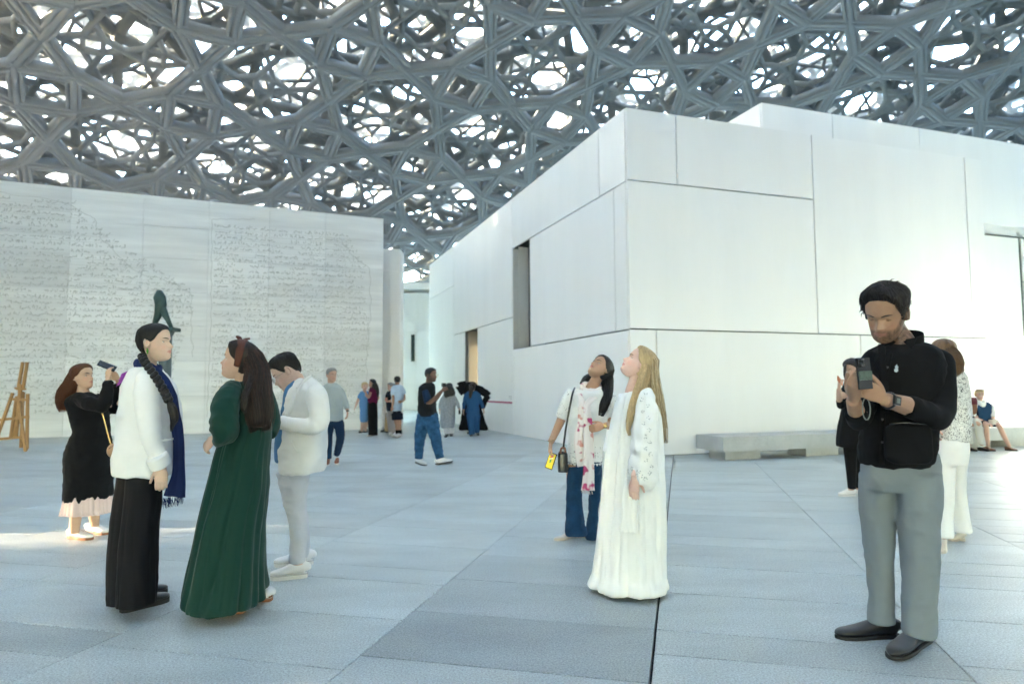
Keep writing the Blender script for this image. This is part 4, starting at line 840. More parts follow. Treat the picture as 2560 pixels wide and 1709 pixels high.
for pts in ([P.p(193, 995, -.12), P.p(222, 1006, -.22), P.p(256, 1013, -.265), P.p(266, 990, -.255), P.p(270, 962, -.235), P.p(271, 954, -.225)], [P.p(235, 995, .12), P.p(270, 1012, .17), P.p(293, 1017, .15), P.p(299, 990, .12), P.p(298, 966, .095), P.p(297, 957, .09)]):
    P.sleeve(mb, pts, [.065, .07, .066, .062, .052, .045])
P.cloth('dress', mb, C_BLACK, wr=((.006, (7, 7, 9), 1), (.004, (14, 14, 18), 4)))
mb = P.rows([(1225, 172, 270, .18), (1250, 166, 274, .20), (1272, 163, 275, .21), (1281, 162, 276, .21), (1282, 180, 260, .17)], n=24, nseg=160, fold=folds((19, 27, 11), .01, .09, 3)); P.drape('ruffle_hem', mb, fab('blush_tulle', (0.72, 0.55, 0.50), bump=.02))
P.shoe(ground(173, 1343), ground(229, 1349), L_WHITE, L_GUM, h=.08, wd=.048, th=.022); P.shoe(ground(217, 1330), ground(269, 1336), L_WHITE, L_GUM, h=.08, wd=.048, th=.022)
P.hair_cap(H_BROWN, [(0, .076), (35, .070), (58, .050), (72, .02), (86, 0), (100, -.03), (116, -.08), (180, -.09)], thick=.016, ridge=.0016, rk=40, strands=320)
P.lax = (1, -.3, 0)
P.locks(H_BROWN, [(P.hw(V3(0, -.02, .05)), .05, .05), (P.hw(V3(0, -.055, .02)), .07, .08), (P.p(184, 965, 0), .078, .10), (P.p(174, 985, 0), .08, .12), (P.p(166, 1012, 0), .055, .10), (P.p(165, 1032, 0), .03, .05)], 450, name='long_hair', r=.0017, wave=.01)
ph = MB(); ph.bar(P.p(246, 906, -.12), P.p(289, 923, -.06), .072, .010, side=(.3, .9, .35)); ph.build('smartphone', S_DARK, label='dark phone held up by the woman in the black dress', category='phone')
rs = np.random.RandomState(2); cv = []; fs = []
for i in range(10):
    for j in range(8): u_, w2 = i/9, j/7; q = P.p(294+u_*22, 950-u_*22+w2*18-4*u_*w2, -.02); cv.append(q+V3(0, .03*math.sin(u_*7+w2*4), .012*math.sin(w2*9)))
fs = [(i*8+j, i*8+j+1, (i+1)*8+j+1, (i+1)*8+j) for i in range(9) for j in range(7)]
hk = mk('handkerchief', cv, fs, fab('violet', (0.45, 0.10, 0.50)), None, True, label='small violet cloth in the hand of the woman photographing', category='cloth'); md = hk.modifiers.new('thick', 'SOLIDIFY'); md.thickness = .003
bg = empty('shoulder_bag', P.p(283, 1150, -.2), label='bronze round shoulder bag on a gold chain against the black dress', category='bag')
mb = MB(); mb.ball(P.p(283, 1126, -.19), (.055, .04, .063), None, 20, 14); v = mb.V(); mk('pouch', v, mb.f, mat('bronze_leather', (0.42, 0.27, 0.17), 0.3, metal=.35), bg, True)
mb = MB(); q = cr([np.r_[P.p(252, 1020, -.22)], np.r_[P.p(262, 1055, -.21)], np.r_[P.p(271, 1090, -.20)], np.r_[P.p(277, 1110, -.19)]], 34)
for i, c in enumerate(q): mb.ball(c, (.007, .004, .011), frame(90*(i % 2)), 8, 6)
mb.build('chain', G_GOLD, bg, True)
mb = MB(); mb.tube([P.p(272, 1121, -.235), P.p(283, 1113, -.237), P.p(294, 1121, -.235)], .003, n=5); mb.build('zip', L_BLACK, bg)
# ---------------------------------------------------------------- 5 woman with scarf looking up
P = Person('dark-haired woman in white eyelet blouse, printed scarf and flared jeans looking up', ground(1430, 1350), 6.09, (0.48, 0.28, 0.18), vox=.0052)
P.head(1500, 923, 0.0, -142, 46, 0, 1.04, jaw=.98, lips=(0.36, 0.08, 0.08), look=V3(0, .9, .45))
nb = P.p(1479, 972, .02); P.neck(nb, .054); P.core(P.p(1472, 985), P.p(1460, 1150), .09)
wa = P.p(1377, 1105, -.10); P.limb([P.p(1428, 985, 0), P.p(1404, 1046, .0), wa], [.05, .042, .028]); P.hand(wa, P.p(1374, 1140, -.12)-wa, V3(.9, -.3, 0), thumb=1, curl=45)
wb = P.p(1512, 1063, -.20); P.limb([P.p(1525, 992, .02), P.p(1530, 1056, -.04), wb], [.05, .042, .026]); P.hand(wb, V3(-1, -.15, -.22), V3(.1, .9, -.2), thumb=-1, curl=24)
P.limb([P.p(1437, 1160, -.03), P.p(1434, 1250, -.03), P.p(1438, 1338, -.03)], [.08, .055, .036]); P.limb([P.p(1484, 1160, .12), P.p(1485, 1250, .14), P.p(1479, 1345, .14)], [.07, .038, .03]); P.body()
mb = P.rows([(970, 1458, 1500, .06), (976, 1438, 1517, .095), (986, 1424, 1526, .125), (1008, 1421, 1523, .14), (1034, 1419, 1519, .15), (1077, 1418, 1517, .145), (1120, 1418, 1508, .14), (1152, 1417, 1506, .145), (1155, 1430, 1495, .12)])
P.sleeve(mb, [P.p(1432, 978), P.p(1420, 1000), P.p(1409, 1028), P.p(1402, 1045)], [.05, .064, .066, .068]); P.sleeve(mb, [P.p(1520, 985), P.p(1530, 1005), P.p(1534, 1030, -.02), P.p(1534, 1046, -.03)], [.05, .064, .066, .068])
tp = P.cloth('blouse', mb, C_WHITE, wr=((.006, (7, 7, 8), 1), (.003, (16, 16, 16), 5)))
mb = MB(); rs = np.random.RandomState(4)
for k in range(22):                                     # scalloped hem points
    a = math.pi*2*k/22; c = P.p(1461.5, 1155); q = c+V3(.152*math.cos(a), .14*math.sin(a), 0); t = V3(-math.sin(a), math.cos(a), 0)
    mb.add([q-t*.02, q+t*.02, q+V3(0, 0, -.024), q*.97+c*.03-t*.02, q*.97+c*.03+t*.02, q*.97+c*.03+V3(0, 0, -.024)], [(0, 1, 2), (3, 5, 4), (0, 2, 5, 3), (1, 4, 5, 2)])
mb.build('scalloped_hem', C_WHITE, tp)
hole = mat('eyelet_shadow', (0.26, 0.24, 0.25), 0.9); vb = np.zeros(len(tp.data.vertices)*3); tp.data.vertices.foreach_get('co', vb); vb = vb.reshape(-1, 3); nb_ = np.zeros_like(vb); tp.data.vertices.foreach_get('normal', nb_.ravel() if False else (tmp := np.zeros(vb.size))); nb_ = tmp.reshape(-1, 3)
mb = MB(); cand = np.where((nb_[:, 1] < -.3) & (((vb[:, 2] < P.p(0, 1118)[2])) | (vb[:, 0] < P.p(1421, 1000)[0]) | (vb[:, 0] > P.p(1522, 1000)[0])))[0]; rs.shuffle(cand)
for i in cand[:150]:
    n_ = nb_[i]; a = unit(np.cross(n_, V3(0, 0, 1))); b = np.cross(n_, a); r = rs.uniform(.0022, .004); q = vb[i]+n_*.0015; mb.add([q+a*r*math.cos(t)+b*r*1.4*math.sin(t) for t in np.linspace(0, 5.24, 6)], [tuple(range(6))])
mb.build('eyelet_pattern', hole, tp)
jm = MB(); P.rows([(1140, 1421, 1505, .13), (1165, 1418, 1505, .13), (1185, 1419, 1500, .12)], n=12, mb=jm)
P.rows([(1165, 1417, 1460, .085, -.03), (1217, 1415, 1456, .08, -.03), (1260, 1415, 1456, .072, -.03), (1300, 1413, 1462, .085, -.03), (1334, 1412, 1469, .10, -.03), (1337, 1422, 1460, .08, -.03)], mb=jm)
P.rows([(1165, 1462, 1505, .085, .12), (1217, 1472, 1503, .08, .13), (1270, 1470, 1497, .072, .14), (1310, 1466, 1494, .08, .14), (1345, 1462, 1494, .09, .14), (1348, 1470, 1488, .07, .14)], mb=jm)
P.cloth('jeans', jm, C_DENIM, wr=((.004, (9, 9, 6), 2), (.003, (18, 18, 24), 4)))
P.shoe(ground(1450, 1341), ground(1386, 1351), L_BEIGE, L_BEIGE, h=.05, wd=.036, th=.008, heel_h=.045); P.shoe(ground(1500, 1335), ground(1455, 1342), L_BEIGE, L_BEIGE, h=.05, wd=.036, th=.008, heel_h=.045)
P.hair_cap(H_BLACK, [(0, .078), (35, .070), (58, .045), (72, .015), (86, -.01), (100, -.03), (116, -.08), (180, -.09)], thick=.014, ridge=.0014, rk=50, strands=320)
P.lax = (1, -.4, 0)
P.locks(H_BLACK, [(P.hw(V3(.0, .0, .07)), .05, .05), (P.hw(V3(-.02, -.05, .05)), .06, .06), (P.p(1517, 938, .05), .052, .06), (P.p(1519, 955, .02), .05, .06), (P.p(1514, 990, -.08), .055, .04), (P.p(1507, 1020, -.13), .04, .025), (P.p(1500, 1044, -.15), .012, .008)], 300, name='long_hair', r=.0016, wave=.012)
P.locks(H_BLACK, [(P.hw(V3(.05, -.04, -.01)), .03, .03), (P.p(1468, 945, .09), .03, .04), (P.p(1452, 962, .07), .018, .02)], 50, name='hair_lock', r=.0016)
M_SCF = mat('printed_scarf', (0.80, 0.74, 0.72), 0.75, noise=0.0)
def printed(m, c2, c3, sc=9.0):
    t = m.node_tree; L = t.links.new; N = t.nodes.new; bs = t.nodes['Principled BSDF']; tc = N('ShaderNodeTexCoord'); n = N('ShaderNodeTexNoise'); n.inputs['Scale'].default_value = sc; n.inputs['Detail'].default_value = 2
    L(tc.outputs['Object'], n.inputs['Vector']); r = N('ShaderNodeValToRGB'); e = r.color_ramp.elements; e[0].position = .0; e[0].color = (*c2, 1); e[1].position = 1; e[1].color = (*c3, 1)
    for p_, c_ in ((.36, c2), (.42, tuple(bs.inputs['Base Color'].default_value)[:3]), (.60, tuple(bs.inputs['Base Color'].default_value)[:3]), (.66, c3)):
        k = e.new(p_); k.color = (*c_, 1)
    L(n.outputs[0], r.inputs[0]); L(r.outputs[0], bs.inputs['Base Color'])
printed(M_SCF, (0.45, 0.05, 0.16), (0.62, 0.30, 0.28))
a = np.linspace(0, 2*np.pi, 30); c0 = P.p(1478, 972); lp = np.array([c0+V3(.086*math.cos(t), .075*math.sin(t)-.01, .008+.034*math.sin(t)) for t in a]); mb = MB(); mb.tube(lp, .03, .018, n=14, ax=(0, 0, 1))
sf = P.cloth('scarf', mb, M_SCF, vox=.007, wr=((.007, (18, 18, 9), 3),))
for keys in (((1449, 985, -.10, .02), (1454, 1005, -.155, .026), (1452, 1050, -.165, .035), (1446, 1090, -.165, .04), (1448, 1130, -.16, .038), (1452, 1165, -.15, .03)), ((1490, 990, -.10, .02), (1468, 1010, -.165, .028), (1468, 1050, -.18, .036), (1470, 1110, -.185, .04), (1470, 1170, -.18, .042), (1468, 1225, -.17, .05))):
    q = cr([np.r_[P.p(*k[:3]), k[3]] for k in keys], 44); mb = MB(); mb.tube(q[:, :3], q[:, 3], np.full(44, .012), ax=(1, .1, 0), n=36, fold=folds((3, 5, 8), .05, .3, int(keys[0][0]))); P.drape('scarf_tail', mb, M_SCF, wr=((.004, (22, 22, 6), 3),), parent=sf)
mb = MB()
for i in range(40): q = P.p(rs.uniform(1455, 1482), 1226+rs.uniform(-5, 3), -.17+rs.uniform(-.01, .01)); mb.tube([q, q+V3(rs.uniform(-.008, .008), 0, -.028)], [.0012, .0006], n=4)
mb.build('fringe', M_SCF, sf)
mb = MB(); a = np.linspace(0, 2*np.pi, 20); c = P.p(1379, 1100, -.09); mb.tube([c+V3(.034*math.cos(t), .034*math.sin(t), .008*math.cos(t)) for t in a], .0028, n=6); mb.build('bracelet', G_GOLD, P.e, True)
mb = MB(); mb.ball(P.p(1513, 1064, -.215), (.017, .007, .019), None, 14, 8); mb.build('watch', G_GOLD, P.e, True)
mb = MB(); mb.ball(P.hw(V3(-.078, -.008, -.036)), .008, None, 10, 8); mb.ball(P.hw(V3(.078, -.008, -.036)), .008, None, 10, 8); mb.build('earring', G_GOLD, P.e, True)
ph = empty('smartphone', P.p(1377, 1150, -.16), label='phone with bright yellow screen held low by the woman with the scarf', category='phone'); mb = MB(); mb.bar(P.p(1371, 1171, -.15), P.p(1384, 1132, -.15), .072, .009, side=(.85, -.5, .2)); mb.build('case', S_DARK, ph)
mb = MB(); dd = unit(np.cross(unit(P.p(1384, 1132, -.15)-P.p(1371, 1171, -.15)), V3(.85, -.5, .2))); dd *= -np.sign(dd[1])*1.0 if dd[1] > 0 else 1
mb.bar(P.p(1371.6, 1169.5, -.15)+dd*.0055, P.p(1383.4, 1134, -.15)+dd*.0055, .064, .002, side=(.85, -.5, .2)); mb.build('screen', mat('yellow_screen', (0.70, 0.55, 0.05), 0.2, emit=.006), ph)
for nm_, c_, (fx, fy), (lw, lh) in (('red', (.5, .03, .05), (1381, 1141), (.03, .014)), ('green', (.05, .3, .08), (1377, 1152), (.016, .03)), ('pale', (.7, .7, .7), (1379, 1146), (.04, .006))):
    q = P.p(fx, fy, -.15)+dd*.0068; e1 = unit(V3(.85, -.5, .2)); e2 = unit(P.p(1384, 1132, -.15)-P.p(1371, 1171, -.15)); mb = MB(); mb.box(q-e1*lw/2-e2*lh/2, e1*lw, e2*lh, dd*.001); mb.build('screen_image', mat('screen_'+nm_, c_, .3), ph)
bg = empty('handbag', P.p(1408, 1170, -.12), label='small black handbag with tan handle hanging beside the flared jeans', category='bag')
mb = MB(); mb.tube(cr([np.r_[P.p(1408, 1128, -.10), .03, .028], np.r_[P.p(1407, 1136, -.10), .042, .035], np.r_[P.p(1407, 1160, -.10), .046, .04], np.r_[P.p(1407, 1176, -.10), .042, .036], np.r_[P.p(1407, 1180, -.10), .03, .025]], 20)[:, :3], np.interp(np.linspace(0, 1, 20), [0, .2, .6, .9, 1], [.03, .042, .046, .042, .03]), np.interp(np.linspace(0, 1, 20), [0, .2, .6, .9, 1], [.02, .032, .036, .034, .02]), n=24, p=3.2); mb.build('pouch', L_BLACK, bg, True)
mb = MB(); mb.tube(cr([np.r_[P.p(1401, 1133, -.13)], np.r_[P.p(1403, 1121, -.13)], np.r_[P.p(1411, 1119, -.13)], np.r_[P.p(1414, 1130, -.13)]], 16), .009, .006, n=8); mb.build('handle', L_TAN, bg, True)
mb = MB(); mb.tube(cr([np.r_[P.p(1437, 968, .02)], np.r_[P.p(1431, 985, -.12)], np.r_[P.p(1422, 1030, -.145)], np.r_[P.p(1414, 1075, -.14)], np.r_[P.p(1408, 1122, -.11)]], 24), .009, .003, n=8); mb.build('strap', L_BLACK, bg, True)
# ---------------------------------------------------------------- 6 blonde woman in white robe
P = Person('blonde woman in long white embroidered robe gazing up', ground(1575, 1460), 4.65, (0.70, 0.47, 0.40))
P.head(1598, 911, 0.0, 176, 36, 0, 1.0, jaw=.94, lips=(0.50, 0.17, 0.18), look=V3(0, .95, .3), brow=H_MBROWN)
nb = P.p(1581, 978); P.neck(nb, .047); P.core(P.p(1590, 1000), P.p(1585, 1170), .09)
wa = P.p(1586, 1192, -.31); P.limb([P.p(1607, 1000, -.15), P.p(1610, 1105, -.22), wa], [.034, .034, .025]); P.hand(wa, P.p(1584, 1242, -.31)-wa, V3(.4, .9, 0), thumb=1, curl=14, sc=.95)
P.limb([P.p(1585, 1170), P.p(1580, 1300), P.p(1580, 1430)], [.1, .07, .05]); P.body()
A0, A1_ = ground(1466, 1424), ground(1676, 1473); axr = unit(A1_-A0)
rows_ = [(976, 1570, 1602, .055), (982, 1561, 1622, .09), (996, 1553, 1636, .14), (1014, 1545, 1644, .165), (1055, 1528, 1651, .18), (1100, 1518, 1655, .19), (1142, 1511, 1658, .195), (1180, 1505, 1660, .20), (1240, 1497, 1664, .21), (1306, 1489, 1667, .225), (1373, 1482, 1669, .235), (1425, 1476, 1671, .245), (1462, 1470, 1673, .255), (1466, 1490, 1655, .22)]
def rfold(t, th): return nfolds(2.0, .035, .15, 12)(t, th)
mb = P.rows(rows_, n=120, nseg=200, fold=rfold, ax=axr, p=2.1); v = mb.V()
hm = np.clip(1-v[:, 2]/.10, 0, 1); rel = v[:, :2]-(A0+A1_)[:2]/2; ln = np.linalg.norm(rel, axis=1)[:, None]+1e-6
v[:, :2] += rel/ln*(.020*np.sin(np.pi*hm))[:, None]                                                  # cloth breaking on the floor
v[:, 2] = np.maximum(v[:, 2], .004)
rb = mk('robe', wrinkle(v, np.array([q for q in mb.f if len(q) == 4]), ((.005, (6, 6, 2), 3), (.0025, (14, 14, 6), 8))), mb.f, C_ROBE, P.e, True)
mb = MB(); P.sleeve(mb, [P.p(1612, 985, -.09), P.p(1615, 1005, -.16), P.p(1614, 1050, -.205), P.p(1611, 1100, -.235), P.p(1608, 1150, -.25), P.p(1606, 1188, -.25), P.p(1602, 1203, -.25), P.p(1598, 1207, -.248)], [.055, .075, .086, .092, .10, .104, .09, .05], n=40, k=44)
sl = P.cloth('sleeve', mb, C_ROBE, vox=.007, wr=((.010, (8, 8, 5), 1), (.005, (16, 16, 12), 5)), parent=rb)
mb = MB(); P.sleeve(mb, [P.p(1563, 990, .12), P.p(1553, 1050, .2), P.p(1548, 1120, .2), P.p(1545, 1190, .15)], [.06, .08, .085, .08]); P.cloth('sleeve', mb, C_ROBE, vox=.01, parent=rb)
q = cr([np.r_[P.p(1583, 1196, -.25), .05], np.r_[P.p(1580, 1240, -.25), .058], np.r_[P.p(1577, 1290, -.255), .062], np.r_[P.p(1576, 1330, -.26), .062]], 30); mb = MB(); mb.tube(q[:, :3], q[:, 3], np.full(30, .007), ax=(1, -.1, 0), n=60, fold=folds((4, 7), .03, .10, 3)); P.drape('sash', mb, C_ROBE, wr=((.009, (38, 38, 3), 2),), parent=rb)
# front opening edge and embroidery
q = cr([np.r_[P.p(1562, 985, -.07)], np.r_[P.p(1556, 1020, -.165)], np.r_[P.p(1546, 1090, -.205)], np.r_[P.p(1538, 1200, -.225)], np.r_[P.p(1530, 1300, -.245)], np.r_[P.p(1522, 1400, -.265)]], 40); mb = MB(); mb.tube(q, .004, .003, ax=(1, 0, 0), n=8); mb.build('placket', C_ROBE, rb, True)
sv = np.zeros(len(sl.data.vertices)*3); sl.data.vertices.foreach_get('co', sv); sv = sv.reshape(-1, 3); sn = np.zeros(sv.size); sl.data.vertices.foreach_get('normal', sn); sn = sn.reshape(-1, 3)
M_EMB = mat('silver_thread', (0.42, 0.44, 0.46), 0.5, metal=.2); mb = MB(); rs = np.random.RandomState(8)
def emb(px, py, k):
    q = P.p(px, py, -.33); d2 = (sv[:, 0]-q[0])**2+(sv[:, 2]-q[2])**2+(sn[:, 1] > -.15)*9; i = int(np.argmin(d2)); n_ = sn[i]; a = unit(np.cross(n_, V3(0, 0, 1))); b = np.cross(n_, a)
    for j in range(k):
        t = rs.rand()*6.28; r = rs.uniform(.006, .014); c = sv[i]+n_*.003+(a*math.cos(t)+b*math.sin(t))*r; mb.ball(c, (.0028, .0018, .0055), frame(rs.rand()*360, rs.rand()*90, rs.rand()*90), 6, 4)
for i in range(12): emb(1619+6*(-1)**i, 985+i*15, 7)
for px, py in ((1584, 1172), (1592, 1188), (1575, 1180), (1605, 1192), (1622, 1180), (1628, 1165), (1612, 1196), (1596, 1178)): emb(px, py, 8)
mb.build('embroidery', M_EMB, sl)
P.hair_cap(H_BLOND, [(0, .082), (35, .074), (56, .05), (70, .018), (82, 0), (98, -.02), (114, -.07), (180, -.09)], thick=.013, ridge=.0014, rk=60, strands=520)
P.lax = (1, 0, 0)
P.locks(H_BLOND, [(P.hw(V3(.0, .0, .075)), .04, .05), (P.hw(V3(.0, -.045, .062)), .055, .075), (P.p(1626, 925, .0), .048, .085), (P.p(1630, 965, .0), .052, .09), (P.p(1640, 1010, .02), .042, .08), (P.p(1651, 1060, .05), .03, .06), (P.p(1657, 1110, .06), .012, .03)], 600, name='long_hair', r=.0012, wave=.008)
H_BLOND2 = hairmat('light_blond', (0.74, 0.62, 0.42)); H_BLOND3 = hairmat('dark_blond', (0.26, 0.17, 0.085))
for hm_, sd_, n_s in ((H_BLOND2, 21, 170), (H_BLOND3, 33, 120)): P.locks(hm_, [(P.hw(V3(.0, .0, .078)), .04, .05), (P.hw(V3(.0, -.045, .064)), .057, .077), (P.p(1626, 925, .0), .051, .088), (P.p(1630, 965, .0), .055, .093), (P.p(1641, 1010, .02), .046, .085), (P.p(1652, 1062, .05), .034, .065), (P.p(1658, 1118, .06), .016, .034)], n_s, seed=sd_, name='hair_highlight', r=.0013, wave=.012, core=.5)
P.locks(H_BLOND, [(P.hw(V3(-.02, -.02, .06)), .025, .025), (P.hw(V3(-.062, -.035, .02)), .034, .026), (P.p(1608, 950, -.11), .036, .025), (P.p(1594, 985, -.16), .034, .02), (P.p(1579, 1030, -.20), .024, .014), (P.p(1571, 1070, -.215), .012, .008), (P.p(1575, 1092, -.215), .003, .003)], 170, name='hair_lock', r=.0013, wave=.006)
# ---------------------------------------------------------------- 7 man in black shirt with phone
P = Person('bearded man in black shirt and grey trousers looking down at his phone', ground(2250, 1610), 3.50, (0.36, 0.205, 0.13)); P.slim = .925
P.head(2216, 786, 0.0, -142, -24, 6, 1.18, jaw=1.06, lips=(0.30, 0.13, 0.11), beard=.82, lid=.8)
nb = P.p(2252, 858, .02); P.neck(nb, .066); P.core(P.p(2260, 880), P.p(2245, 1160), .11)
S_ = 1.1
wl = P.p(2211, 998, -.36); P.limb([P.p(2345, 910, 0), P.p(2345, 1035, -.13), P.p(2275, 1016, -.28), wl], [.04, .045, .046, .032]); P.hand(wl, P.p(2150, 962, -.38)-wl, V3(-.3, .8, .35), thumb=-1, curl=28, sc=S_, curls=(26, 32, 38, 44), thumb_curl=5)
wr_ = P.p(2133, 1000, -.30); P.limb([P.p(2180, 910, .0), P.p(2152, 1038, -.15), wr_], [.04, .045, .033]); P.hand(wr_, P.p(2136, 950, -.40)-wr_, V3(.7, .3, .3), thumb=1, curl=40, sc=S_, curls=(38, 44, 48, 52))
P.limb([P.p(2195, 1170, .06), P.p(2202, 1350, .06), P.p(2205, 1545, .08)], [.06, .055, .045]); P.limb([P.p(2295, 1170, -.06), P.p(2298, 1350, -.06), P.p(2296, 1580, -.10)], [.06, .055, .045]); P.body()
mb = P.rows([(856, 2226, 2298, .07, .035), (863, 2198, 2324, .105, .025), (876, 2174, 2346, .135, .01), (894, 2160, 2358, .15), (922, 2152, 2362, .16), (970, 2152, 2358, .16), (1020, 2150, 2350, .16), (1063, 2152, 2342, .155), (1110, 2150, 2336, .155), (1150, 2153, 2330, .155), (1166, 2160, 2322, .15), (1168, 2180, 2300, .12)], p=2.5)
shb = P.cloth('shirt', mb, C_BLACK, wr=((.007, (5, 5, 8), 1), (.004, (11, 11, 16), 6), (.0015, (28, 28, 28), 2)))
mb = MB(); P.sleeve(mb, [P.p(2330, 882), P.p(2348, 904, 0), P.p(2353, 960, -.04), P.p(2352, 1018, -.11), P.p(2340, 1042, -.17), P.p(2310, 1030, -.23), P.p(2276, 1017, -.285), P.p(2270, 1015, -.29)], [.045, .074, .080, .078, .072, .064, .060, .058])
P.cloth('sleeve', mb, C_BLACK, wr=((.004, (9, 9, 9), 1),), parent=shb); mb = MB(); P.sleeve(mb, [P.p(2192, 885), P.p(2180, 908), P.p(2174, 960, -.05), P.p(2160, 1016, -.11), P.p(2148, 1046, -.16), P.p(2141, 1040, -.21), P.p(2137, 1030, -.24)], [.045, .064, .066, .064, .060, .058, .056])
P.cloth('sleeve', mb, C_BLACK, wr=((.004, (9, 9, 9), 1),), parent=shb)
P.slim = .92
P.collar(P.p(2256, 858, .02), .094, .082, .045, C_BLACK, shb, -128, tilt=.03, flap=.05)
q = cr([np.r_[P.p(2226, 880, -.155)], np.r_[P.p(2212, 950, -.17)], np.r_[P.p(2206, 1050, -.162)], np.r_[P.p(2204, 1160, -.158)]], 24); mb = MB(); mb.tube(q, .014, .004, ax=(1, 0, 0), n=10); mb.build('placket', C_BLACK, shb, True)
mb = MB()
for y in (918, 985, 1048, 1105): mb.ball(P.p(np.interp(y, [880, 950, 1050, 1160], [2226, 2212, 2206, 2204]), y, -.175), (.006, .003, .006), None, 10, 6)
mb.build('button', mat('button_black', (.03, .03, .035), .3), shb, True)
lg = MB(); c = P.p(2241, 920, -.168)
lg.add([c+V3(a, 0, b) for a, b in ((-.009, -.016), (.001, -.020), (.009, -.012), (.007, 0), (.011, .006), (.006, .010), (.004, .019), (.0, .012), (-.006, .008), (-.003, -.002), (-.010, -.006))]+[c+V3(a, .003, b) for a, b in ((-.009, -.016), (.001, -.020), (.009, -.012), (.007, 0), (.011, .006), (.006, .010), (.004, .019), (.0, .012), (-.006, .008), (-.003, -.002), (-.010, -.006))], [tuple(range(11)), tuple(range(11, 22))[::-1]]+[(i, 11+i, 11+(i+1) % 11, (i+1) % 11) for i in range(11)]); lg.build('emblem', fab('emblem_thread', (0.45, 0.52, 0.55)), shb)
tm = MB(); P.rows([(1130, 2156, 2340, .14), (1170, 2153, 2348, .15), (1200, 2152, 2350, .15), (1222, 2158, 2345, .13)], n=16, mb=tm)
P.rows([(1180, 2152, 2232, .115, .05), (1251, 2149, 2229, .11, .06), (1339, 2157, 2232, .095, .07), (1420, 2168, 2230, .083, .08), (1488, 2174, 2232, .078, .08), (1552, 2172, 2236, .078, .08), (1556, 2180, 2228, .07, .08)], mb=tm)
P.rows([(1180, 2226, 2350, .12, -.05), (1251, 2243, 2354, .11, -.07), (1339, 2253, 2345, .10, -.08), (1420, 2258, 2341, .092, -.08), (1500, 2260, 2338, .085, -.09), (1580, 2257, 2333, .085, -.10), (1584, 2268, 2322, .07, -.10)], mb=tm)
P.cloth('trousers', tm, C_GREYT, wr=((.005, (10, 10, 3), 1), (.004, (8, 8, 14), 3), (.0012, (30, 30, 30), 5)))
P.shoe(ground(2246, 1590), ground(2090, 1594), L_BLACK, L_BSOLE, h=.088, wd=.050, th=.016); P.shoe(ground(2318, 1597), ground(2228, 1648), L_BLACK, L_BSOLE, h=.088, wd=.052, th=.016)
HL = [(0, .087), (30, .083), (50, .064), (64, .024), (74, -.022), (84, -.024), (94, .004), (106, .006), (128, -.035), (180, -.06)]
vol_ = lambda a, z: .006+.024*np.clip((z-.02)/.06, 0, 1)+.010*np.clip((70-a)/70, 0, 1)*np.clip((z-.08)/.02, 0, 1)
P.hair_cap(H_BLACK, HL, vol=vol_, ridge=.003, rk=30, seed=4, soft=.012, strands=500, drift=.5)
rs = np.random.RandomState(3); mb = MB()
for i in range(900):                                    # tousled tufts lying over the cap
    a = rs.uniform(-math.pi, math.pi); el = rs.uniform(.05, 1.5); d = V3(math.sin(a)*math.cos(el), math.cos(a)*math.cos(el), math.sin(el))
    zz = .012+.105*d[2]; ad = abs(math.degrees(a)); zl = np.interp(ad, [k[0] for k in HL], [k[1] for k in HL])
    if zz < zl+.012: continue
    th_ = float(vol_(ad, zz)); b_ = V3((.078+th_)*d[0], -.004+(.092+th_)*d[1], .010+(.104+th_)*d[2])
    sw = V3(.55+rs.normal(0, .45), (.7 if d[1] > -.2 else -.3)+rs.normal(0, .35), .1+rs.normal(0, .3)); sw = unit(sw-d*np.dot(sw, d)+d*.04); L_ = rs.uniform(.016, .034)
    mb.tube([P.hw(b_-d*.003), P.hw(b_+sw*L_*.5+d*.003), P.hw(b_+sw*L_-d*.001)], [.0030, .0026, .0006], n=4)
mb.build('hair_tuft', H_BLACK, P.e, True)
mb = MB(); a = np.linspace(0, 2*np.pi, 24); fd = unit(P.p(2275, 1016, -.28)-wl); c = wl+fd*.03; e1 = unit(np.cross(fd, V3(0, 0, 1))); e2 = np.cross(fd, e1); mb.tube([c+(e1*math.cos(t)+e2*math.sin(t))*.037 for t in a], .010, .004, ax=tuple(fd), n=8, cap=False); wt = mb.build('watch', L_BLACK, P.e, True)
fc = unit(V3(-.1, -1, .1)-fd*np.dot(fd, V3(-.1, -1, .1))); ax2 = np.cross(fd, fc); c = c+fc*.039; mb = MB(); mb.box(c-fd*.021-ax2*.02-fc*.004, fd*.042, ax2*.04, fc*.012); mb.build('case', L_BLACK, wt); mb = MB(); mb.box(c-fd*.011-ax2*.011+fc*.0085, fd*.022, ax2*.022, fc*.002); mb.build('display', mat('lcd', (.16, .19, .17), .3), wt)
ph = empty('smartphone', P.p(2162, 930, -.42), label='black phone in a dark case held up by the man in the black shirt', category='phone'); sd = unit(V3(.95, .3, .05)); upd = unit(V3(.06, .25, .95)); nm = np.cross(upd, sd); nm = -nm if nm[1] > 0 else nm; c = P.p(2162, 934, -.45)
mb = MB(); mb.box(c-sd*.037-upd*.07, sd*.074, upd*.146, -nm*.009); mb.build('case', S_DARK, ph); mb = MB(); mb.box(c-sd*.033+upd*.034+nm*.001, sd*.036, upd*.038, nm*.003); cb = mb.build('camera_bump', mat('phone_glass', (.03, .032, .035), .15), ph)
mb = MB()
for a, b in ((-.024, .062), (-.006, .053), (-.024, .043)): mb.ball(c+sd*a+upd*b+nm*.004, .007, None, 12, 8)
mb.build('lens', mat('lens_glass', (.005, .005, .008), .05), ph, True)
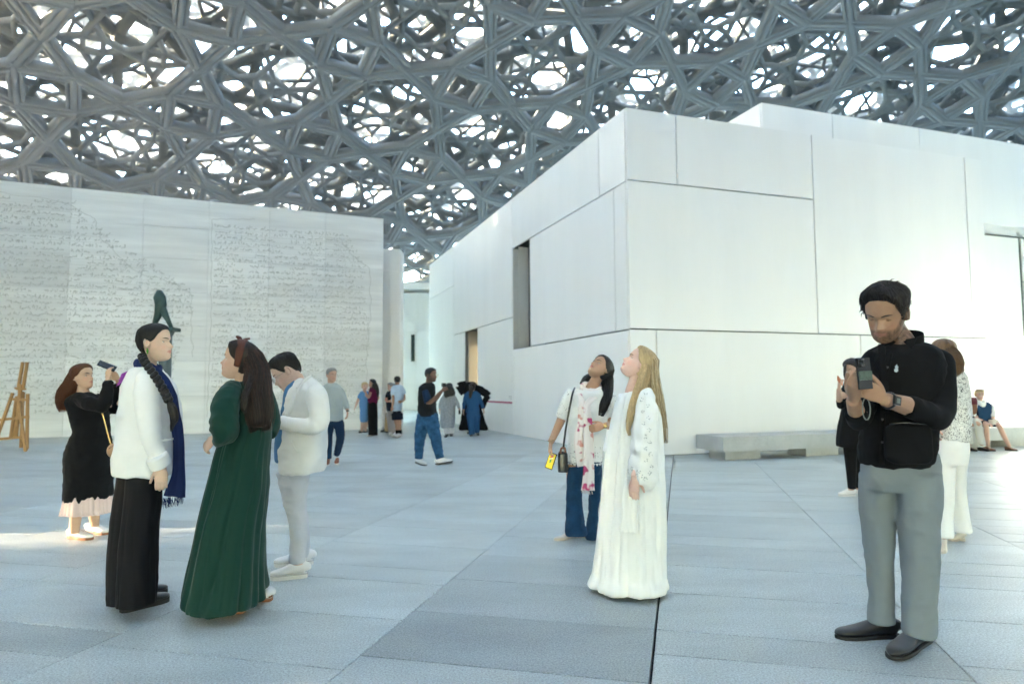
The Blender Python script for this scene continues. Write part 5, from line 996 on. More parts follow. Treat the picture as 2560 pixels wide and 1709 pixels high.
mb = MB(); mb.box(c-sd*.036-upd*.03+nm*.002, sd*.070, upd*.042, nm*.006); mb.build('card_holder', mat('green_card', (.05, .08, .06), .4, noise=.4, nscale=60), ph)
a = np.linspace(0, 2*np.pi, 20); mb = MB(); mb.tube([P.p(2167, 1022, -.36)+V3(.018*math.sin(t), .004, .05*math.cos(t)) for t in a], .003, n=6); mb.build('wrist_strap', mat('strap_grey', (.18, .2, .2), .6), ph, True)
bg = empty('crossbody_bag', P.p(2275, 1165, -.2), label='black crossbody pouch hanging at the hip of the man in the black shirt', category='bag')
mb = MB(); c = P.p(2272, 1108, -.22); q = np.array([c+V3(x, 0, 0) for x in np.linspace(-.115, .115, 14)]); k = np.linspace(-1, 1, 14); mb.tube(q, .100*(1-np.abs(k)**6*.25), .026*(1-np.abs(k)**4*.6), ax=(0, 0, 1), n=28, p=3.4); P.cloth('pouch', mb, fab('black_nylon', (.004, .004, .005), rough=.85), vox=.008, wr=((.004, (12, 12, 12), 3),), parent=bg)
mb = ribbon(cr([np.r_[P.p(2166, 1070, -.19)*0+P.p(2214, 1030, -.2)], np.r_[P.p(2212, 960, -.185)], np.r_[P.p(2206, 900, -.165)], np.r_[P.p(2204, 862, -.10)]], 20), (1, 0, 0), .017, .003); mb.build('strap', MATS['cloth_black_nylon'], bg, True)
mb = MB(); mb.tube([P.p(2225, 1060, -.26), P.p(2270, 1056, -.265), P.p(2318, 1060, -.26)], .004, n=6); mb.build('zip', S_DARK, bg)
# ================================================================ PEOPLE: farther figures
C_GREYSH = fab('grey_shirt', (0.36, 0.40, 0.41)); C_DKJEAN = fab('dark_jeans', (0.012, 0.03, 0.07)); C_CHAMB = fab('blue_dress', (0.12, 0.27, 0.52)); C_MAROON = fab('maroon', (0.10, 0.008, 0.04)); C_LBLUE = fab('pale_blue', (0.42, 0.52, 0.66))
C_KURTA = mat('cloth_kurta', (0.33, 0.35, 0.38), 0.8, noise=0.45, nscale=45, stretch=(1, 1, 0.5)); C_SUIT = fab('blue_suit', (0.025, 0.085, 0.20)); C_TAUPE = fab('taupe', (0.36, 0.33, 0.33)); C_TAN = fab('tan', (0.50, 0.36, 0.20)); C_DARKSH = fab('midnight', (0.012, 0.016, 0.03))
C_CREAM = fab('cream', (0.62, 0.62, 0.58)); C_JACK = fab('dark_vest', (0.014, 0.015, 0.017)); C_NSH = fab('navy_shirt', (0.012, 0.03, 0.07)); L_BROWN = mat('brown_suede', (0.26, 0.09, 0.045), 0.8)
SHORT = [(0, .070), (40, .064), (58, .046), (70, .016), (80, -.012), (90, .004), (104, .008), (125, -.03), (180, -.055)]; LONG = [(0, .078), (35, .070), (58, .045), (72, .015), (86, -.01), (100, -.03), (116, -.08), (180, -.09)]
def arm(P, sh, el, wr, hd, pn=(0, 1, 0), thumb=1, curl=28, r=(.042, .04, .028), sleeve=None, upto=1.0, sr=(.055, .062, .055, .045), mb=None, sc=1.0):
    sh, el, wr = (P.p(*q) for q in (sh, el, wr)); P.limb([sh, el, wr], r); P.hand(wr, hd, pn, thumb=thumb, curl=curl, sc=sc)
    if mb is not None:
        q = cr([sh, sh+(el-sh)*.5, el, wr], 31)[:int(31*upto)]; P.sleeve(mb, q[::3], np.interp(np.linspace(0, upto, len(q[::3])), [0, .33, .66, 1], sr))
def leg(P, pts, r=(.06, .042, .034)): P.limb([P.p(*q) for q in pts], r)
def leg_rows(P, pts, r, mb): q = cr([np.r_[P.p(*p_), k] for p_, k in zip(pts, r)], 24); mb.tube(q[:, :3], q[:, 3], n=20)
# 8 man in grey shirt walking
P = Person('man with grey hair and glasses in loose grey shirt and dark jeans walking', ground(835, 1160), 12.34, (0.52, 0.30, 0.22), vox=.008)
P.head(829, 938, 0, -42, 0, 0, 1.08, jaw=1.05); P.neck(P.p(827, 961), .06); P.core(P.p(828, 975), P.p(833, 1045), .1); mb = P.rows([(957, 818, 840, .07), (964, 808, 852, .12), (974, 803, 859, .14), (1000, 804, 859, .15), (1030, 809, 858, .15), (1050, 811, 858, .15), (1052, 820, 850, .12)])
arm(P, (852, 974, 0), (864, 1004, 0), (869, 1028, -.05), (0, -.2, -1), (-1, 0, 0), 1, mb=mb, upto=.92); arm(P, (811, 974, 0), (801, 1004, 0), (797, 1030, -.05), (0, -.2, -1), (1, 0, 0), -1, mb=mb, upto=.92)
leg(P, [(822, 1050), (820, 1100), (821, 1140)]); leg(P, [(845, 1050), (851, 1093, -.02), (842, 1134, .25)]); P.body(); P.cloth('shirt', mb, C_GREYSH, vox=.012, wr=((.008, (8, 8, 9), 2),))
mb = P.rows([(1045, 812, 858, .13), (1058, 812, 858, .13), (1068, 816, 856, .11)], n=10); leg_rows(P, [(823, 1055), (821, 1095), (820, 1146)], (.10, .075, .06), mb); leg_rows(P, [(846, 1055), (851, 1092, -.02), (842, 1135, .25)], (.10, .075, .06), mb); P.cloth('jeans', mb, C_DKJEAN, vox=.012, wr=((.006, (9, 9, 14), 2),))
P.shoe(ground(822, 1150), ground(817, 1165), L_BROWN, L_SOLEW, h=.085); P.shoe(P.p(844, 1131, .4)*V3(1, 1, 0)+V3(0, 0, .0), P.p(841, 1140, .05)*V3(1, 1, 0), L_BROWN, L_SOLEW, h=.085)
P.hair_cap(H_GREY, SHORT, vol=lambda a, z: .006+.012*np.clip((z-.03)/.06, 0, 1)); mb = MB(); mb.ball(P.p(869, 1026, -.07), (.03, .03, .018), None, 12, 8); mb.build('watch', L_BLACK, P.e, True)
mb = MB()
for sx in (-1, 1):
    a = np.linspace(0, 2*np.pi, 18); mb.tube(P.hw(np.stack([sx*.033+.024*np.cos(a), np.full(18, .106), .0+.019*np.sin(a)], 1)), .0016, n=5); mb.tube([P.hw(V3(sx*.057, .104, .004)), P.hw(V3(sx*.08, -.012, .006))], .0016, n=5)
mb.build('glasses', G_M, P.e)
# 9 man in jeans and white trainers walking with camera
P = Person('bearded man in dark vest and washed blue jeans striding in white trainers', ground(1085, 1160), 12.18, (0.17, 0.085, 0.055), vox=.008)
P.head(1077, 937, 0, -18, -2, 0, 1.10, jaw=1.05, beard=.9, lips=(.16, .07, .06)); P.neck(P.p(1072, 961), .062); P.core(P.p(1070, 975), P.p(1070, 1035), .11)
mb = P.rows([(955, 1061, 1081, .07), (963, 1050, 1088, .13), (974, 1045, 1089, .16), (1000, 1044, 1090, .17), (1037, 1044, 1093, .17), (1040, 1052, 1085, .14)]); slm = MB(); sl2 = MB()
arm(P, (1062, 976, -.15), (1072, 1006, -.22), (1103, 978, -.30), (.8, 0, .5), (0, .8, -.5), 1, 40, mb=slm, upto=.62, sr=(.06, .075, .065, .05)); arm(P, (1070, 976, .15), (1082, 1004, .16), (1105, 976, -.05), (.8, -.3, .4), (0, -.8, -.5), -1, 40, mb=sl2, upto=.62, sr=(.06, .075, .065, .05))
leg(P, [(1059, 1050, .05), (1050, 1095, .06), (1048, 1144, .06)]); leg(P, [(1078, 1050, -.05), (1088, 1090, -.08), (1100, 1145, -.06)]); P.body(); P.cloth('sleeve', slm, C_NSH, vox=.012); P.cloth('sleeve', sl2, C_NSH, vox=.012); P.cloth('vest', mb, C_JACK, vox=.012, wr=((.008, (8, 8, 9), 2),))
mb = P.rows([(1030, 1043, 1094, .16), (1045, 1041, 1097, .16), (1062, 1044, 1096, .14)], n=10); leg_rows(P, [(1059, 1050, .05), (1050, 1095, .06), (1047, 1146, .06)], (.14, .10, .07), mb); leg_rows(P, [(1078, 1050, -.05), (1088, 1090, -.08), (1100, 1145, -.06)], (.14, .105, .075), mb); P.cloth('jeans', mb, C_DENIM2, vox=.012, wr=((.008, (8, 8, 14), 2),))
P.shoe(ground(1041, 1156), ground(1064, 1164), L_WHITE, L_BSOLE, h=.10, wd=.05, th=.02); P.shoe(ground(1090, 1161), ground(1130, 1156), L_WHITE, L_BSOLE, h=.10, wd=.05, th=.02, lift=.02)
P.hair_cap(H_BLACK, SHORT, thick=.008); mb = MB(); mb.box(P.p(1106, 967, -.20), V3(.06, .02, 0), V3(-.03, .12, 0), V3(0, 0, .07)); mb.build('compact_camera', S_DARK, label='small dark camera held by the striding man in jeans', category='camera')
mb = MB()
for sx in (-1, 1):
    a = np.linspace(0, 2*np.pi, 18); mb.tube(P.hw(np.stack([sx*.033+.024*np.cos(a), np.full(18, .106), .0+.019*np.sin(a)], 1)), .0018, n=5); mb.tube([P.hw(V3(sx*.057, .104, .004)), P.hw(V3(sx*.08, -.012, .006))], .0016, n=5)
mb.build('glasses', G_GOLD, P.e)
# 10 woman in blue dress
P = Person('short-haired blonde woman in blue knee-length dress in the distance', ground(915, 1083), 20.3, (0.62, 0.40, 0.32), vox=.015)
P.head(912, 966, 0, -62, 0, 0, 1.05); P.neck(P.p(911, 980)); P.core(P.p(911, 990), P.p(911, 1045), .1); mb = P.rows([(977, 904, 919, .07), (982, 899, 923, .13), (999, 898, 923, .15), (1030, 900, 921, .16), (1053, 900, 920, .17), (1054, 904, 916, .13)])
arm(P, (900, 984, 0), (894, 1003, 0), (889, 1016, -.1), (-.4, -.3, -1), (1, 0, 0), 1, mb=mb, upto=.45); arm(P, (921, 984, 0), (925, 1003, -.1), (920, 992, -.3), (-.5, -.2, .8), (0, 1, 0), 1, mb=mb, upto=.45)
leg(P, [(907, 1050), (906, 1065), (904, 1078)], (.07, .055, .04)); leg(P, [(916, 1050), (914, 1065, .1), (913, 1076, .2)], (.07, .055, .04)); P.body(); P.cloth('dress', mb, C_CHAMB, vox=.016, wr=((.01, (7, 7, 5), 1),)); P.shoe(ground(907, 1080), ground(898, 1082), L_BLACK, L_BSOLE); P.shoe(ground(918, 1079), ground(911, 1081), L_BLACK, L_BSOLE); P.hair_cap(H_BLOND, [(0, .07), (50, .05), (70, .0), (90, -.04), (180, -.07)], thick=.02)
# 11 woman in maroon top
P = Person('long-haired woman in maroon top and black wide trousers in the distance', ground(934, 1088), 19.9, (0.45, 0.26, 0.18), vox=.015)
P.head(931, 958, 0, -160, 0, 0, 1.03); P.neck(P.p(932, 972)); P.core(P.p(933, 985), P.p(933, 1040), .1); mb = P.rows([(968, 926, 941, .07), (973, 922, 945, .12), (988, 920, 945, .14), (1006, 919, 944, .15), (1009, 922, 941, .12)])
arm(P, (928, 976, -.12), (921, 993, -.2), (915, 981, -.3), (-.5, -.1, .8), (0, 1, 0), 1, mb=mb, upto=.3); arm(P, (941, 976, .1), (945, 995, .1), (935, 1005, -.1), (-1, 0, -.2), (0, 1, 0), 1, mb=mb, upto=.3)
leg(P, [(930, 1020), (930, 1050), (929, 1080)]); leg(P, [(937, 1020), (937, 1050), (937, 1080)]); P.body(); P.cloth('top', mb, C_MAROON, vox=.016, wr=((.01, (7, 7, 8), 1),))
mb = P.rows([(1005, 920, 943, .15), (1030, 920, 944, .16), (1060, 921, 944, .17), (1087, 922, 944, .17)], n=24, nseg=60, fold=folds((4, 7), .03, .1, 2)); P.drape('trousers', mb, C_BLACK); P.shoe(ground(932, 1088), ground(918, 1090), L_BEIGE, L_BEIGE, h=.05, th=.01)
P.hair_cap(H_BLACK, LONG, thick=.02); P.locks(H_BLACK, [(P.hw(V3(0, -.02, .06)), .06, .06), (P.p(937, 965), .09, .1), (P.p(941, 980), .08, .1), (P.p(943, 995), .03, .05)], 60, r=.005, name='long_hair')
# 12 older man dark polo
P = Person('grey-haired man in black polo and taupe trousers behind the man in shorts', ground(980, 1086), 20.6, (0.58, 0.36, 0.28), vox=.015)
P.head(977, 966, 0, -150, -8, 0, 1.08); P.neck(P.p(978, 980)); P.core(P.p(977, 990), P.p(977, 1035), .1); mb = P.rows([(977, 969, 986, .07), (982, 965, 990, .13), (999, 964, 990, .15), (1024, 966, 989, .15), (1027, 969, 986, .12)])
arm(P, (969, 984, -.1), (965, 1000, -.15), (972, 1003, -.3), (1, -.2, .1), (0, 1, 0), 1, mb=mb, upto=.5); arm(P, (988, 984, .1), (990, 1002, .1), (980, 1008, -.1), (-1, -.2, 0), (0, 1, 0), 1, mb=mb, upto=.5)
leg(P, [(973, 1030), (976, 1055), (980, 1078)]); leg(P, [(983, 1030), (983, 1055), (985, 1078)]); P.body(); P.cloth('polo', mb, C_DARKSH, vox=.016); mb = P.rows([(1022, 967, 989, .13), (1036, 968, 989, .13)], n=8); leg_rows(P, [(973, 1032), (976, 1055), (979, 1084)], (.11, .1, .09), mb); leg_rows(P, [(983, 1032), (983, 1055), (985, 1084)], (.11, .1, .09), mb); P.cloth('trousers', mb, C_TAUPE, vox=.016)
P.shoe(ground(983, 1084), ground(973, 1087), L_WHITE, L_SOLEW); P.shoe(ground(988, 1083), ground(979, 1085), L_WHITE, L_SOLEW); P.hair_cap(H_GREY, SHORT, thick=.006)
# 13 man in shorts
P = Person('man in pale blue shirt, navy shorts and white shoes seen from behind', ground(993, 1091), 19.7, (0.36, 0.2, 0.14), vox=.015)
P.head(993, 951, 0, 110, 0, 0, 1.1); P.neck(P.p(993, 967), .062); P.core(P.p(993, 980), P.p(992, 1025), .11); mb = P.rows([(962, 985, 1002, .08), (967, 979, 1009, .14), (988, 978, 1010, .17), (1010, 979, 1006, .17), (1025, 980, 1004, .17), (1027, 984, 1000, .13)])
arm(P, (983, 970, -.05), (983, 1000, -.2), (981, 1016, -.25), (-.2, -.2, -1), (0, 1, 0), 1, mb=mb, upto=.45, sr=(.07, .085, .08, .05)); arm(P, (1006, 970, 0), (1011, 995, 0), (1006, 1003, -.25), (-1, -.3, 0), (0, 1, 0), 1, mb=mb, upto=.45, sr=(.07, .085, .08, .05))
leg(P, [(988, 1040), (992, 1060), (994, 1082)], (.08, .055, .045)); leg(P, [(998, 1040), (999, 1060), (1000, 1082)], (.08, .055, .045)); P.body(); P.cloth('shirt', mb, C_LBLUE, vox=.016, wr=((.01, (7, 7, 8), 1),)); mb = P.rows([(1022, 981, 1003, .15), (1036, 983, 1003, .15)], n=8); leg_rows(P, [(988, 1032), (990, 1049)], (.12, .115), mb); leg_rows(P, [(997, 1032), (998, 1049)], (.12, .115), mb); P.cloth('shorts', mb, C_DARKSH, vox=.016)
mb = MB(); mb.tube([P.p(994, 1074), P.p(994, 1084)], .06, n=12); mb.tube([P.p(1000, 1074), P.p(1000, 1084)], .06, n=12); mb.build('socks', C_BLACK, P.e, True); P.shoe(ground(997, 1087), ground(979, 1092), L_WHITE, L_SOLEW, h=.1, wd=.055); P.shoe(ground(1003, 1087), ground(991, 1094), L_WHITE, L_SOLEW, h=.1, wd=.055); P.hair_cap(H_BLACK, SHORT, thick=.008)
# 14 hidden visitor in tan trousers
P = Person('visitor in tan trousers and black shoes mostly hidden behind two standing men', ground(970, 1081), 21.3, (0.5, 0.32, 0.24), vox=.015)
P.head(983, 968, 0, 0, 0, 0, 1.0); P.neck(P.p(983, 982)); P.core(P.p(980, 990), P.p(975, 1035), .1); mb = P.rows([(979, 976, 990, .07), (984, 971, 994, .12), (1000, 969, 992, .14), (1026, 967, 988, .14)]); arm(P, (972, 987, 0), (970, 1005, 0), (972, 1018, -.05), (0, 0, -1), (1, 0, 0), 1, mb=mb, upto=.9); arm(P, (992, 987, .1), (994, 1005, .1), (990, 1018, 0), (0, 0, -1), (1, 0, 0), 1, mb=mb, upto=.9)
leg(P, [(972, 1030), (969, 1055), (967, 1074)]); leg(P, [(980, 1030), (978, 1055), (976, 1074)]); P.body(); P.cloth('shirt', mb, C_BLACK, vox=.016); mb = P.rows([(1022, 967, 989, .13), (1036, 967, 987, .13)], n=8); leg_rows(P, [(972, 1032), (969, 1055), (967, 1078)], (.11, .09, .075), mb); leg_rows(P, [(980, 1032), (978, 1055), (976, 1078)], (.11, .09, .075), mb); P.cloth('trousers', mb, C_TAN, vox=.016)
P.shoe(ground(970, 1078), ground(952, 1080), L_BLACK, L_BSOLE, h=.09, wd=.05); P.shoe(ground(979, 1079), ground(963, 1081), L_BLACK, L_BSOLE, h=.09, wd=.05); P.hair_cap(H_DARK, SHORT, thick=.01)
# 15 woman in grey patterned tunic
P = Person('black-haired woman in grey patterned tunic and white trousers walking away', ground(1122, 1090), 19.6, (0.5, 0.32, 0.24), vox=.015)
P.head(1123, 969, 0, 80, 0, 0, 1.05); P.neck(P.p(1123, 984)); P.core(P.p(1123, 995), P.p(1120, 1050), .1); mb = P.rows([(981, 1114, 1132, .08), (986, 1106, 1138, .14), (1005, 1103, 1140, .16), (1030, 1101, 1139, .18), (1050, 1100, 1138, .19), (1067, 1102, 1136, .19), (1069, 1106, 1132, .15)])
arm(P, (1109, 990), (1101, 1010), (1099, 1025), (0, -.2, -1), (1, 0, 0), 1, mb=mb, upto=.93); arm(P, (1136, 990), (1144, 1010), (1149, 1024, -.1), (.3, -.2, -1), (-1, 0, 0), 1, mb=mb, upto=.93); leg(P, [(1115, 1060), (1116, 1082)], (.06, .04)); leg(P, [(1128, 1060, .02), (1129, 1080, .1)], (.06, .04)); P.body(); P.cloth('tunic', mb, C_KURTA, vox=.016, wr=((.012, (6, 6, 4), 1),))
mb = MB(); leg_rows(P, [(1116, 1055), (1117, 1084)], (.11, .085), mb); leg_rows(P, [(1128, 1055), (1129, 1081, .1)], (.11, .085), mb); P.cloth('trousers', mb, C_WHITE, vox=.016); P.shoe(ground(1118, 1086), ground(1113, 1093), L_BLACK, L_BSOLE, h=.08); P.shoe(ground(1130, 1083), ground(1127, 1090), L_BLACK, L_BSOLE, h=.08)
P.hair_cap(H_BLACK, LONG, thick=.024); P.locks(H_BLACK, [(P.hw(V3(0, -.02, .06)), .07, .06), (P.p(1123, 970, -.12), .12, .06), (P.p(1124, 983, -.16), .16, .05), (P.p(1126, 992, -.17), .13, .03)], 70, r=.006, name='long_hair'); mb = MB(); mb.box(P.p(1147, 1035, -.2), V3(.04, .03, 0), V3(-.01, .02, 0), V3(0, 0, .12)); mb.build('smartphone', S_DARK, label='dark phone in the lowered hand of the woman in the grey tunic', category='phone')
# 16 person in blue suit
P = Person('person in blue trouser suit with long ponytail walking away', ground(1185, 1088), 19.7, (0.5, 0.32, 0.24), vox=.015)
P.head(1181, 968, 0, 75, 0, 0, 1.0); P.neck(P.p(1181, 981)); P.core(P.p(1181, 990), P.p(1183, 1035), .1); mb = P.rows([(977, 1174, 1189, .08), (981, 1165, 1197, .13), (995, 1163, 1199, .15), (1015, 1166, 1198, .14), (1030, 1163, 1200, .16), (1032, 1168, 1195, .13)])
arm(P, (1166, 984), (1160, 1008), (1159, 1026), (-.1, -.2, -1), (1, 0, 0), 1, mb=mb, upto=.93); arm(P, (1196, 984), (1204, 1008), (1209, 1024), (.2, -.2, -1), (-1, 0, 0), 1, mb=mb, upto=.93); leg(P, [(1176, 1040), (1178, 1060), (1179, 1080)]); leg(P, [(1191, 1035), (1191, 1058, .1), (1192, 1078, .2)]); P.body(); P.cloth('jacket', mb, C_SUIT, vox=.016, wr=((.01, (7, 7, 8), 1),))
mb = P.rows([(1026, 1166, 1199, .14), (1040, 1168, 1199, .14)], n=8); leg_rows(P, [(1176, 1035), (1178, 1060), (1180, 1086)], (.12, .10, .085), mb); leg_rows(P, [(1191, 1035), (1191, 1058, .1), (1192, 1080, .2)], (.12, .10, .085), mb); P.cloth('trousers', mb, C_SUIT, vox=.016); P.shoe(ground(1181, 1083), ground(1176, 1090), L_BLACK, L_BSOLE); P.shoe(ground(1193, 1080), ground(1196, 1088), L_BLACK, L_BSOLE)
P.hair_cap(H_DARK, LONG, thick=.016); P.locks(H_DARK, [(P.hw(V3(0, -.08, .02)), .05, .05), (P.p(1178, 975, -.15), .055, .05), (P.p(1176, 988, -.17), .045, .04), (P.p(1175, 997, -.17), .015, .015)], 40, r=.005, name='ponytail')
# 17 black cloak
P = Person('figure in billowing black cloak with raised arms by the magenta band', ground(1180, 1080), 20.9, (0.5, 0.32, 0.24), vox=.015)
P.head(1176, 966, 0, 60, 0, 0, 1.0); P.neck(P.p(1177, 980)); P.core(P.p(1178, 990), P.p(1182, 1045), .1); mb = P.rows([(954, 1170, 1184, .06), (958, 1164, 1190, .12), (968, 1158, 1196, .15), (985, 1160, 1198, .16), (1010, 1158, 1202, .17), (1045, 1153, 1211, .2), (1072, 1148, 1220, .22), (1074, 1156, 1212, .18)], nseg=60, fold=folds((5, 8, 11), .02, .10, 6))
for q in ([(1165, 962), (1155, 963), (1147, 965), (1151, 974), (1158, 985)], [(1190, 972), (1203, 976), (1216, 984), (1221, 990), (1212, 1002), (1206, 1020)]): k = cr([np.r_[P.p(*p_), r] for p_, r in zip(q, np.linspace(.10, .05, len(q)))], 16); mb.tube(k[:, :3], k[:, 3]*1.4, .05, ax=(0, 0, 1), n=16)
leg(P, [(1178, 1040), (1178, 1060), (1178, 1076)]); P.body(); P.cloth('cloak', mb, C_BLACK, vox=.016, wr=((.015, (6, 6, 5), 1),)); P.shoe(ground(1174, 1079), ground(1170, 1084), L_BLACK, L_BSOLE)
# 18 woman in black with orange phone
P = Person('woman in black tunic and white trainers holding an orange phone', ground(2135, 1238), 8.43, (0.58, 0.37, 0.28), vox=.007)
P.head(2146, 920, 0, -150, -25, 0, .98); P.neck(P.p(2153, 945)); P.core(P.p(2153, 960), P.p(2145, 1110), .1); mb = P.rows([(942, 2144, 2164, .06), (950, 2132, 2178, .12), (968, 2126, 2184, .15), (1000, 2128, 2178, .15), (1030, 2122, 2178, .16), (1070, 2113, 2176, .18), (1112, 2110, 2176, .19), (1116, 2118, 2168, .15)], nseg=60, fold=folds((6, 9), .01, .06, 2))
arm(P, (2136, 960, -.1), (2118, 1012, -.18), (2114, 972, -.3), (.1, -.1, 1), (.8, 0, 0), 1, 45, mb=mb, upto=.9); arm(P, (2172, 960, .1), (2172, 1012, .1), (2135, 990, -.2), (-1, -.2, .3), (0, 1, 0), 1, 45, mb=mb, upto=.9); leg(P, [(2140, 1110), (2144, 1165), (2144, 1225)]); leg(P, [(2160, 1110, .1), (2160, 1165, .15), (2160, 1222, .2)]); P.body(); P.cloth('tunic', mb, C_BLACK, vox=.011, wr=((.008, (7, 7, 6), 1),))
mb = MB(); leg_rows(P, [(2141, 1100), (2144, 1165), (2146, 1222)], (.09, .065, .048), mb); leg_rows(P, [(2160, 1100, .1), (2160, 1165, .15), (2160, 1218, .2)], (.09, .065, .048), mb); P.cloth('leggings', mb, C_BLACK, vox=.013); P.shoe(ground(2152, 1238), ground(2114, 1240), L_WHITE, L_SOLEW, h=.075); P.shoe(ground(2172, 1230), ground(2138, 1232), L_WHITE, L_SOLEW, h=.075)
P.hair_cap(H_DARK, LONG, thick=.016); P.locks(H_DARK, [(P.hw(V3(0, -.02, .06)), .05, .05), (P.p(2156, 925), .07, .08), (P.p(2158, 955), .06, .08), (P.p(2160, 985), .02, .03)], 120, r=.003, name='long_hair'); P.locks(H_DARK, [(P.hw(V3(.06, .02, .05)), .014, .014), (P.p(2129, 915, -.1), .014, .014), (P.p(2128, 936, -.1), .012, .012), (P.p(2131, 950, -.1), .004, .004)], 30, r=.002)
P.e.location.x -= .08
mb = MB(); mb.bar(P.p(2094, 944, -.33), P.p(2106, 958, -.30), .075, .010, side=(.6, .7, .3)); mb.build('smartphone', mat('orange_case', (.55, .14, .03), .4), label='orange phone raised by the woman in the black tunic', category='phone')
# 19 woman in lace top and white trousers
C_LACE = mat('cloth_lace', (0.70, 0.70, 0.67), 0.8)
def lace(m):
    t = m.node_tree; L = t.links.new; N = t.nodes.new; bs = t.nodes['Principled BSDF']; tc = N('ShaderNodeTexCoord'); vo = N('ShaderNodeTexVoronoi'); vo.feature = 'DISTANCE_TO_EDGE'; vo.inputs['Scale'].default_value = 34; ns = N('ShaderNodeTexNoise'); ns.inputs['Scale'].default_value = 24
    mx = N('ShaderNodeMix'); mx.data_type = 'VECTOR'; mx.inputs[0].default_value = .12; L(tc.outputs['Object'], mx.inputs[4]); L(ns.outputs['Color'], mx.inputs[5]); L(mx.outputs[1], vo.inputs['Vector']); r = N('ShaderNodeValToRGB'); e = r.color_ramp.elements; e[0].position = .16; e[0].color = (.70, .70, .67, 1); e[1].position = .24; e[1].color = (.07, .075, .08, 1); L(vo.outputs[0], r.inputs[0]); L(r.outputs[0], bs.inputs['Base Color'])
lace(C_LACE)
P = Person('woman in lace top, wide white trousers and beige strap shoes, half hidden', ground(2380, 1370), 5.75, (0.58, 0.34, 0.26), vox=.007)
P.head(2360, 886, .05, 70, 0, 0, 1.02); P.neck(P.p(2372, 925)); P.core(P.p(2374, 945), P.p(2374, 1100), .1); mb = P.rows([(922, 2358, 2390, .06), (930, 2344, 2404, .11), (948, 2336, 2412, .14), (985, 2340, 2416, .15), (1030, 2340, 2418, .15), (1080, 2338, 2419, .16), (1100, 2340, 2416, .16), (1103, 2350, 2405, .13)])
arm(P, (2400, 945, 0), (2412, 1010, 0), (2414, 1075, -.05), (0, -.2, -1), (-1, 0, 0), 1, mb=mb, upto=.97, sr=(.055, .065, .065, .06)); arm(P, (2350, 945, 0), (2335, 1010, 0), (2330, 1060, -.05), (0, -.2, -1), (1, 0, 0), 1, mb=mb, upto=.97); leg(P, [(2360, 1130), (2359, 1230), (2357, 1345)]); leg(P, [(2388, 1130, .1), (2392, 1225, .18), (2396, 1328, .2)]); P.body(); P.cloth('lace_top', mb, C_LACE, vox=.011, wr=((.006, (9, 9, 8), 1),))
mb = P.rows([(1085, 2340, 2412, .14), (1120, 2336, 2414, .16), (1160, 2338, 2412, .14)], n=12); P.rows([(1140, 2336, 2384, .11), (1230, 2338, 2380, .10), (1300, 2338, 2378, .10), (1338, 2336, 2376, .11), (1340, 2345, 2368, .09)], mb=mb, nseg=40); P.rows([(1140, 2366, 2413, .11, .15), (1220, 2374, 2408, .10, .18), (1290, 2376, 2416, .11, .2), (1325, 2377, 2421, .12, .2), (1327, 2386, 2412, .1, .2)], mb=mb, nseg=40); P.cloth('trousers', mb, C_WHITE, vox=.011, wr=((.005, (12, 12, 4), 1),))
P.shoe(ground(2358, 1352), ground(2352, 1384), L_BEIGE, L_BEIGE, h=.05, wd=.04, th=.01, heel_h=.02); P.shoe(ground(2412, 1352), ground(2370, 1350), L_BEIGE, L_BEIGE, h=.05, wd=.04, th=.01, heel_h=.02); P.hair_cap(H_MBROWN, LONG, thick=.02); P.locks(H_MBROWN, [(P.hw(V3(0, -.02, .06)), .06, .06), (P.p(2376, 895, -.04), .085, .08), (P.p(2386, 920, -.1), .08, .07), (P.p(2402, 936, -.12), .035, .03)], 260, r=.0022, name='long_hair')
bg = empty('shoulder_bag', P.p(2428, 1036, -.05), label='maroon and tan shoulder bag on a chain beside the lace top', category='bag'); mb = MB(); q = np.array([P.p(2428, y, -.02) for y in np.linspace(994, 1035, 10)]); mb.tube(q, [.022, .034, .038, .04, .041, .041, .041, .04, .036, .02], .03, n=20, p=3); v = mb.V(); mb.build('pouch', L_TAN, bg, True); mb = MB(); mb.tube(np.array([P.p(2428, y, -.04) for y in (993, 1000, 1010)]), [.03, .042, .042], .034, n=20, p=3); mb.build('flap', mat('maroon_leather', (.12, .012, .02), .4), bg, True); mb = MB()
for i, c in enumerate(cr([np.r_[P.p(2405, 945, -.12)], np.r_[P.p(2416, 965, -.1)], np.r_[P.p(2426, 996, -.04)]], 22)): mb.ball(c, (.006, .004, .009), frame(90*(i % 2)), 8, 5)
mb.build('chain', G_GOLD, bg, True)
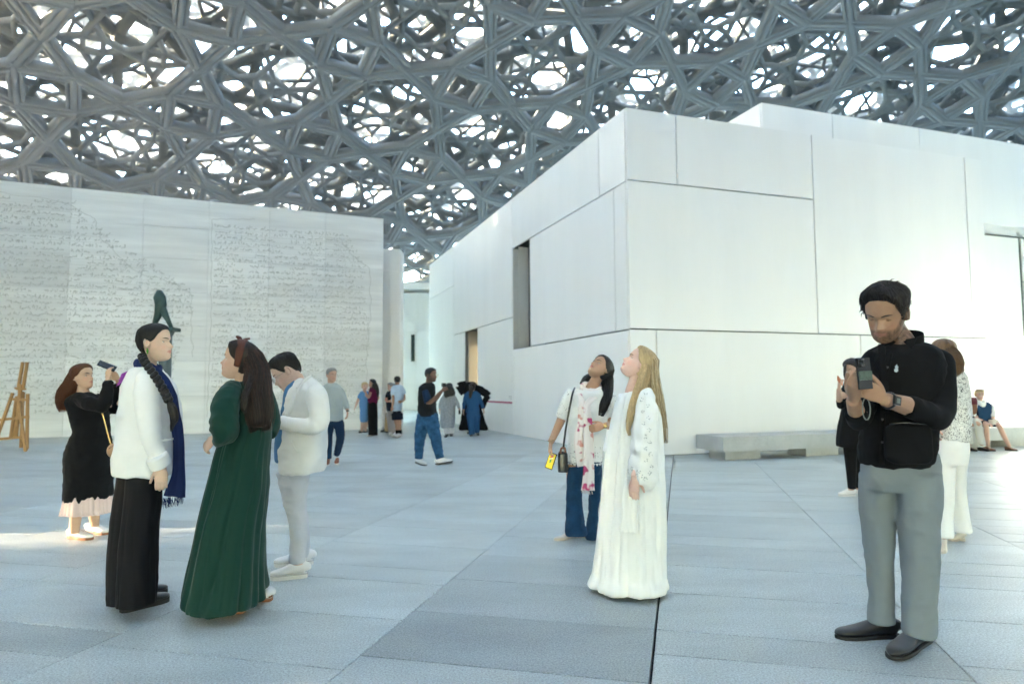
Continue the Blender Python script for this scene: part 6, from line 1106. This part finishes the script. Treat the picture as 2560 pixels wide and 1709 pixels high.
# 20, 21 seated visitors
def seated(lab, Y, skin, hx, hy, torso, knees, feet, top, bot, shoe, hair, line, sk_bot=False):
    P = Person(lab, ground(feet[0][0], feet[0][1]), Y, skin, vox=.009); P.head(hx, hy, 0, -105, -4, 0, 1.0); P.neck(P.p(hx, hy+17)); x0, x1, y0, y1 = torso; P.core(P.p(hx, y0+10), P.p((x0+x1)/2, y1), .1)
    mb = P.rows([(y0, hx-8, hx+9, .06), (y0+5, x0+4, x1-5, .11), (y0+16, x0, x1, .14), (y1-12, x0+2, x1-1, .15), (y1, x0, x1, .17), (y1+2, x0+5, x1-5, .13)]); cxs = ((x0+3, -1), (x1-3, 1))
    for (cx, sx), kn in zip(cxs, knees): arm(P, (cx, y0+14, 0), (cx+sx*5, y0+38, -.05), (kn[0]-2*sx, kn[1]-4, -.42), (-.3*sx, -.9, -.4), (0, .3, -1), 1, 30, mb=mb, upto=.8)
    bm = MB()
    for kn, ft, hip in zip(knees, feet, (x0+11, x1-11)):
        a, b, c = P.p(hip, y1-2, 0), P.p(kn[0], kn[1], -.42), P.p(ft[0], ft[1]-6, -.36); P.limb([a, (a+b)/2, b, (b+c)/2, c], [.075, .07, .052, .05, .035]); q = cr([np.r_[a, .1], np.r_[(a+b)/2, .088], np.r_[b+(a-b)*.02, .074]]+([np.r_[(b+c)/2, .072], np.r_[c+V3(0, 0, .03), .07]] if not sk_bot else []), 22); bm.tube(q[:, :3], q[:, 3], n=18)
    P.body(); P.cloth('top', mb, top, vox=.013, wr=((.008, (8, 8, 8), 1),)); P.cloth('skirt' if sk_bot else 'trousers', bm, bot, vox=.013)
    for ft in feet: g = P.p(ft[0], ft[1], -.36); g[2] = 0; P.shoe(g+V3(-.02, .10, 0), g+V3(.05, -.15, 0), shoe, L_BSOLE, h=.06)
    P.hair_cap(hair, line, thick=.018); return P
P = seated('seated blonde woman in navy and white top with sunglasses on her head', 14.75, (.62, .38, .30), 2449, 987, (2434, 2478, 1002, 1056), ((2464, 1060), (2494, 1058)), ((2470, 1121), (2524, 1122)), fab('navy_vest', (.02, .06, .13)), C_DARKSH, L_TAN, H_BLOND, [(0, .07), (50, .05), (70, .0), (90, -.04), (180, -.07)], True)
mb = MB(); c = P.p(2449, 1004, -.06); mb.tube(cr([np.r_[c+V3(-.13, .05, 0)], np.r_[c+V3(-.06, -.08, -.02)], np.r_[c+V3(0, -.11, -.06)], np.r_[c+V3(.06, -.08, -.02)], np.r_[c+V3(.13, .05, 0)]], 20), .05, .02, ax=(0, 0, 1), n=10); mb.build('collar', C_WHITE, P.e, True)
for cx, sx in ((2436, -1), (2477, 1)): mb = MB(); P.sleeve(mb, [P.p(cx, 1010, -.02), P.p(cx+sx*4, 1030, -.06), P.p(cx+sx*5, 1042, -.12)], [.07, .075, .07]); P.cloth('sleeve', mb, C_WHITE, vox=.013)
mb = MB(); a = np.linspace(-1.3, 1.3, 16); mb.tube(P.hw(np.stack([.085*np.sin(a), .02+.06*np.cos(a), np.full(16, .105)], 1)), .014, .006, ax=(0, 0, 1), n=8); mb.build('sunglasses', S_DARK, P.e, True); mb = MB(); c = P.p(2482, 1062, -.5); mb.box(c, V3(.17, .05, .02), V3(-.02, .1, 0), V3(0, 0, .10)); mb.build('clutch_bag', L_BEIGE, label='beige clutch bag on the lap of the seated blonde woman', category='bag')
seated('seated companion in cream trousers beside the blonde woman on the bench', 14.72, (.52, .32, .25), 2409, 986, (2392, 2438, 1002, 1056), ((2418, 1058), (2444, 1056)), ((2424, 1118), (2455, 1119)), C_DARKSH, C_CREAM, L_BLACK, H_GREY, SHORT)
bpy.data.scenes.remove(TS)
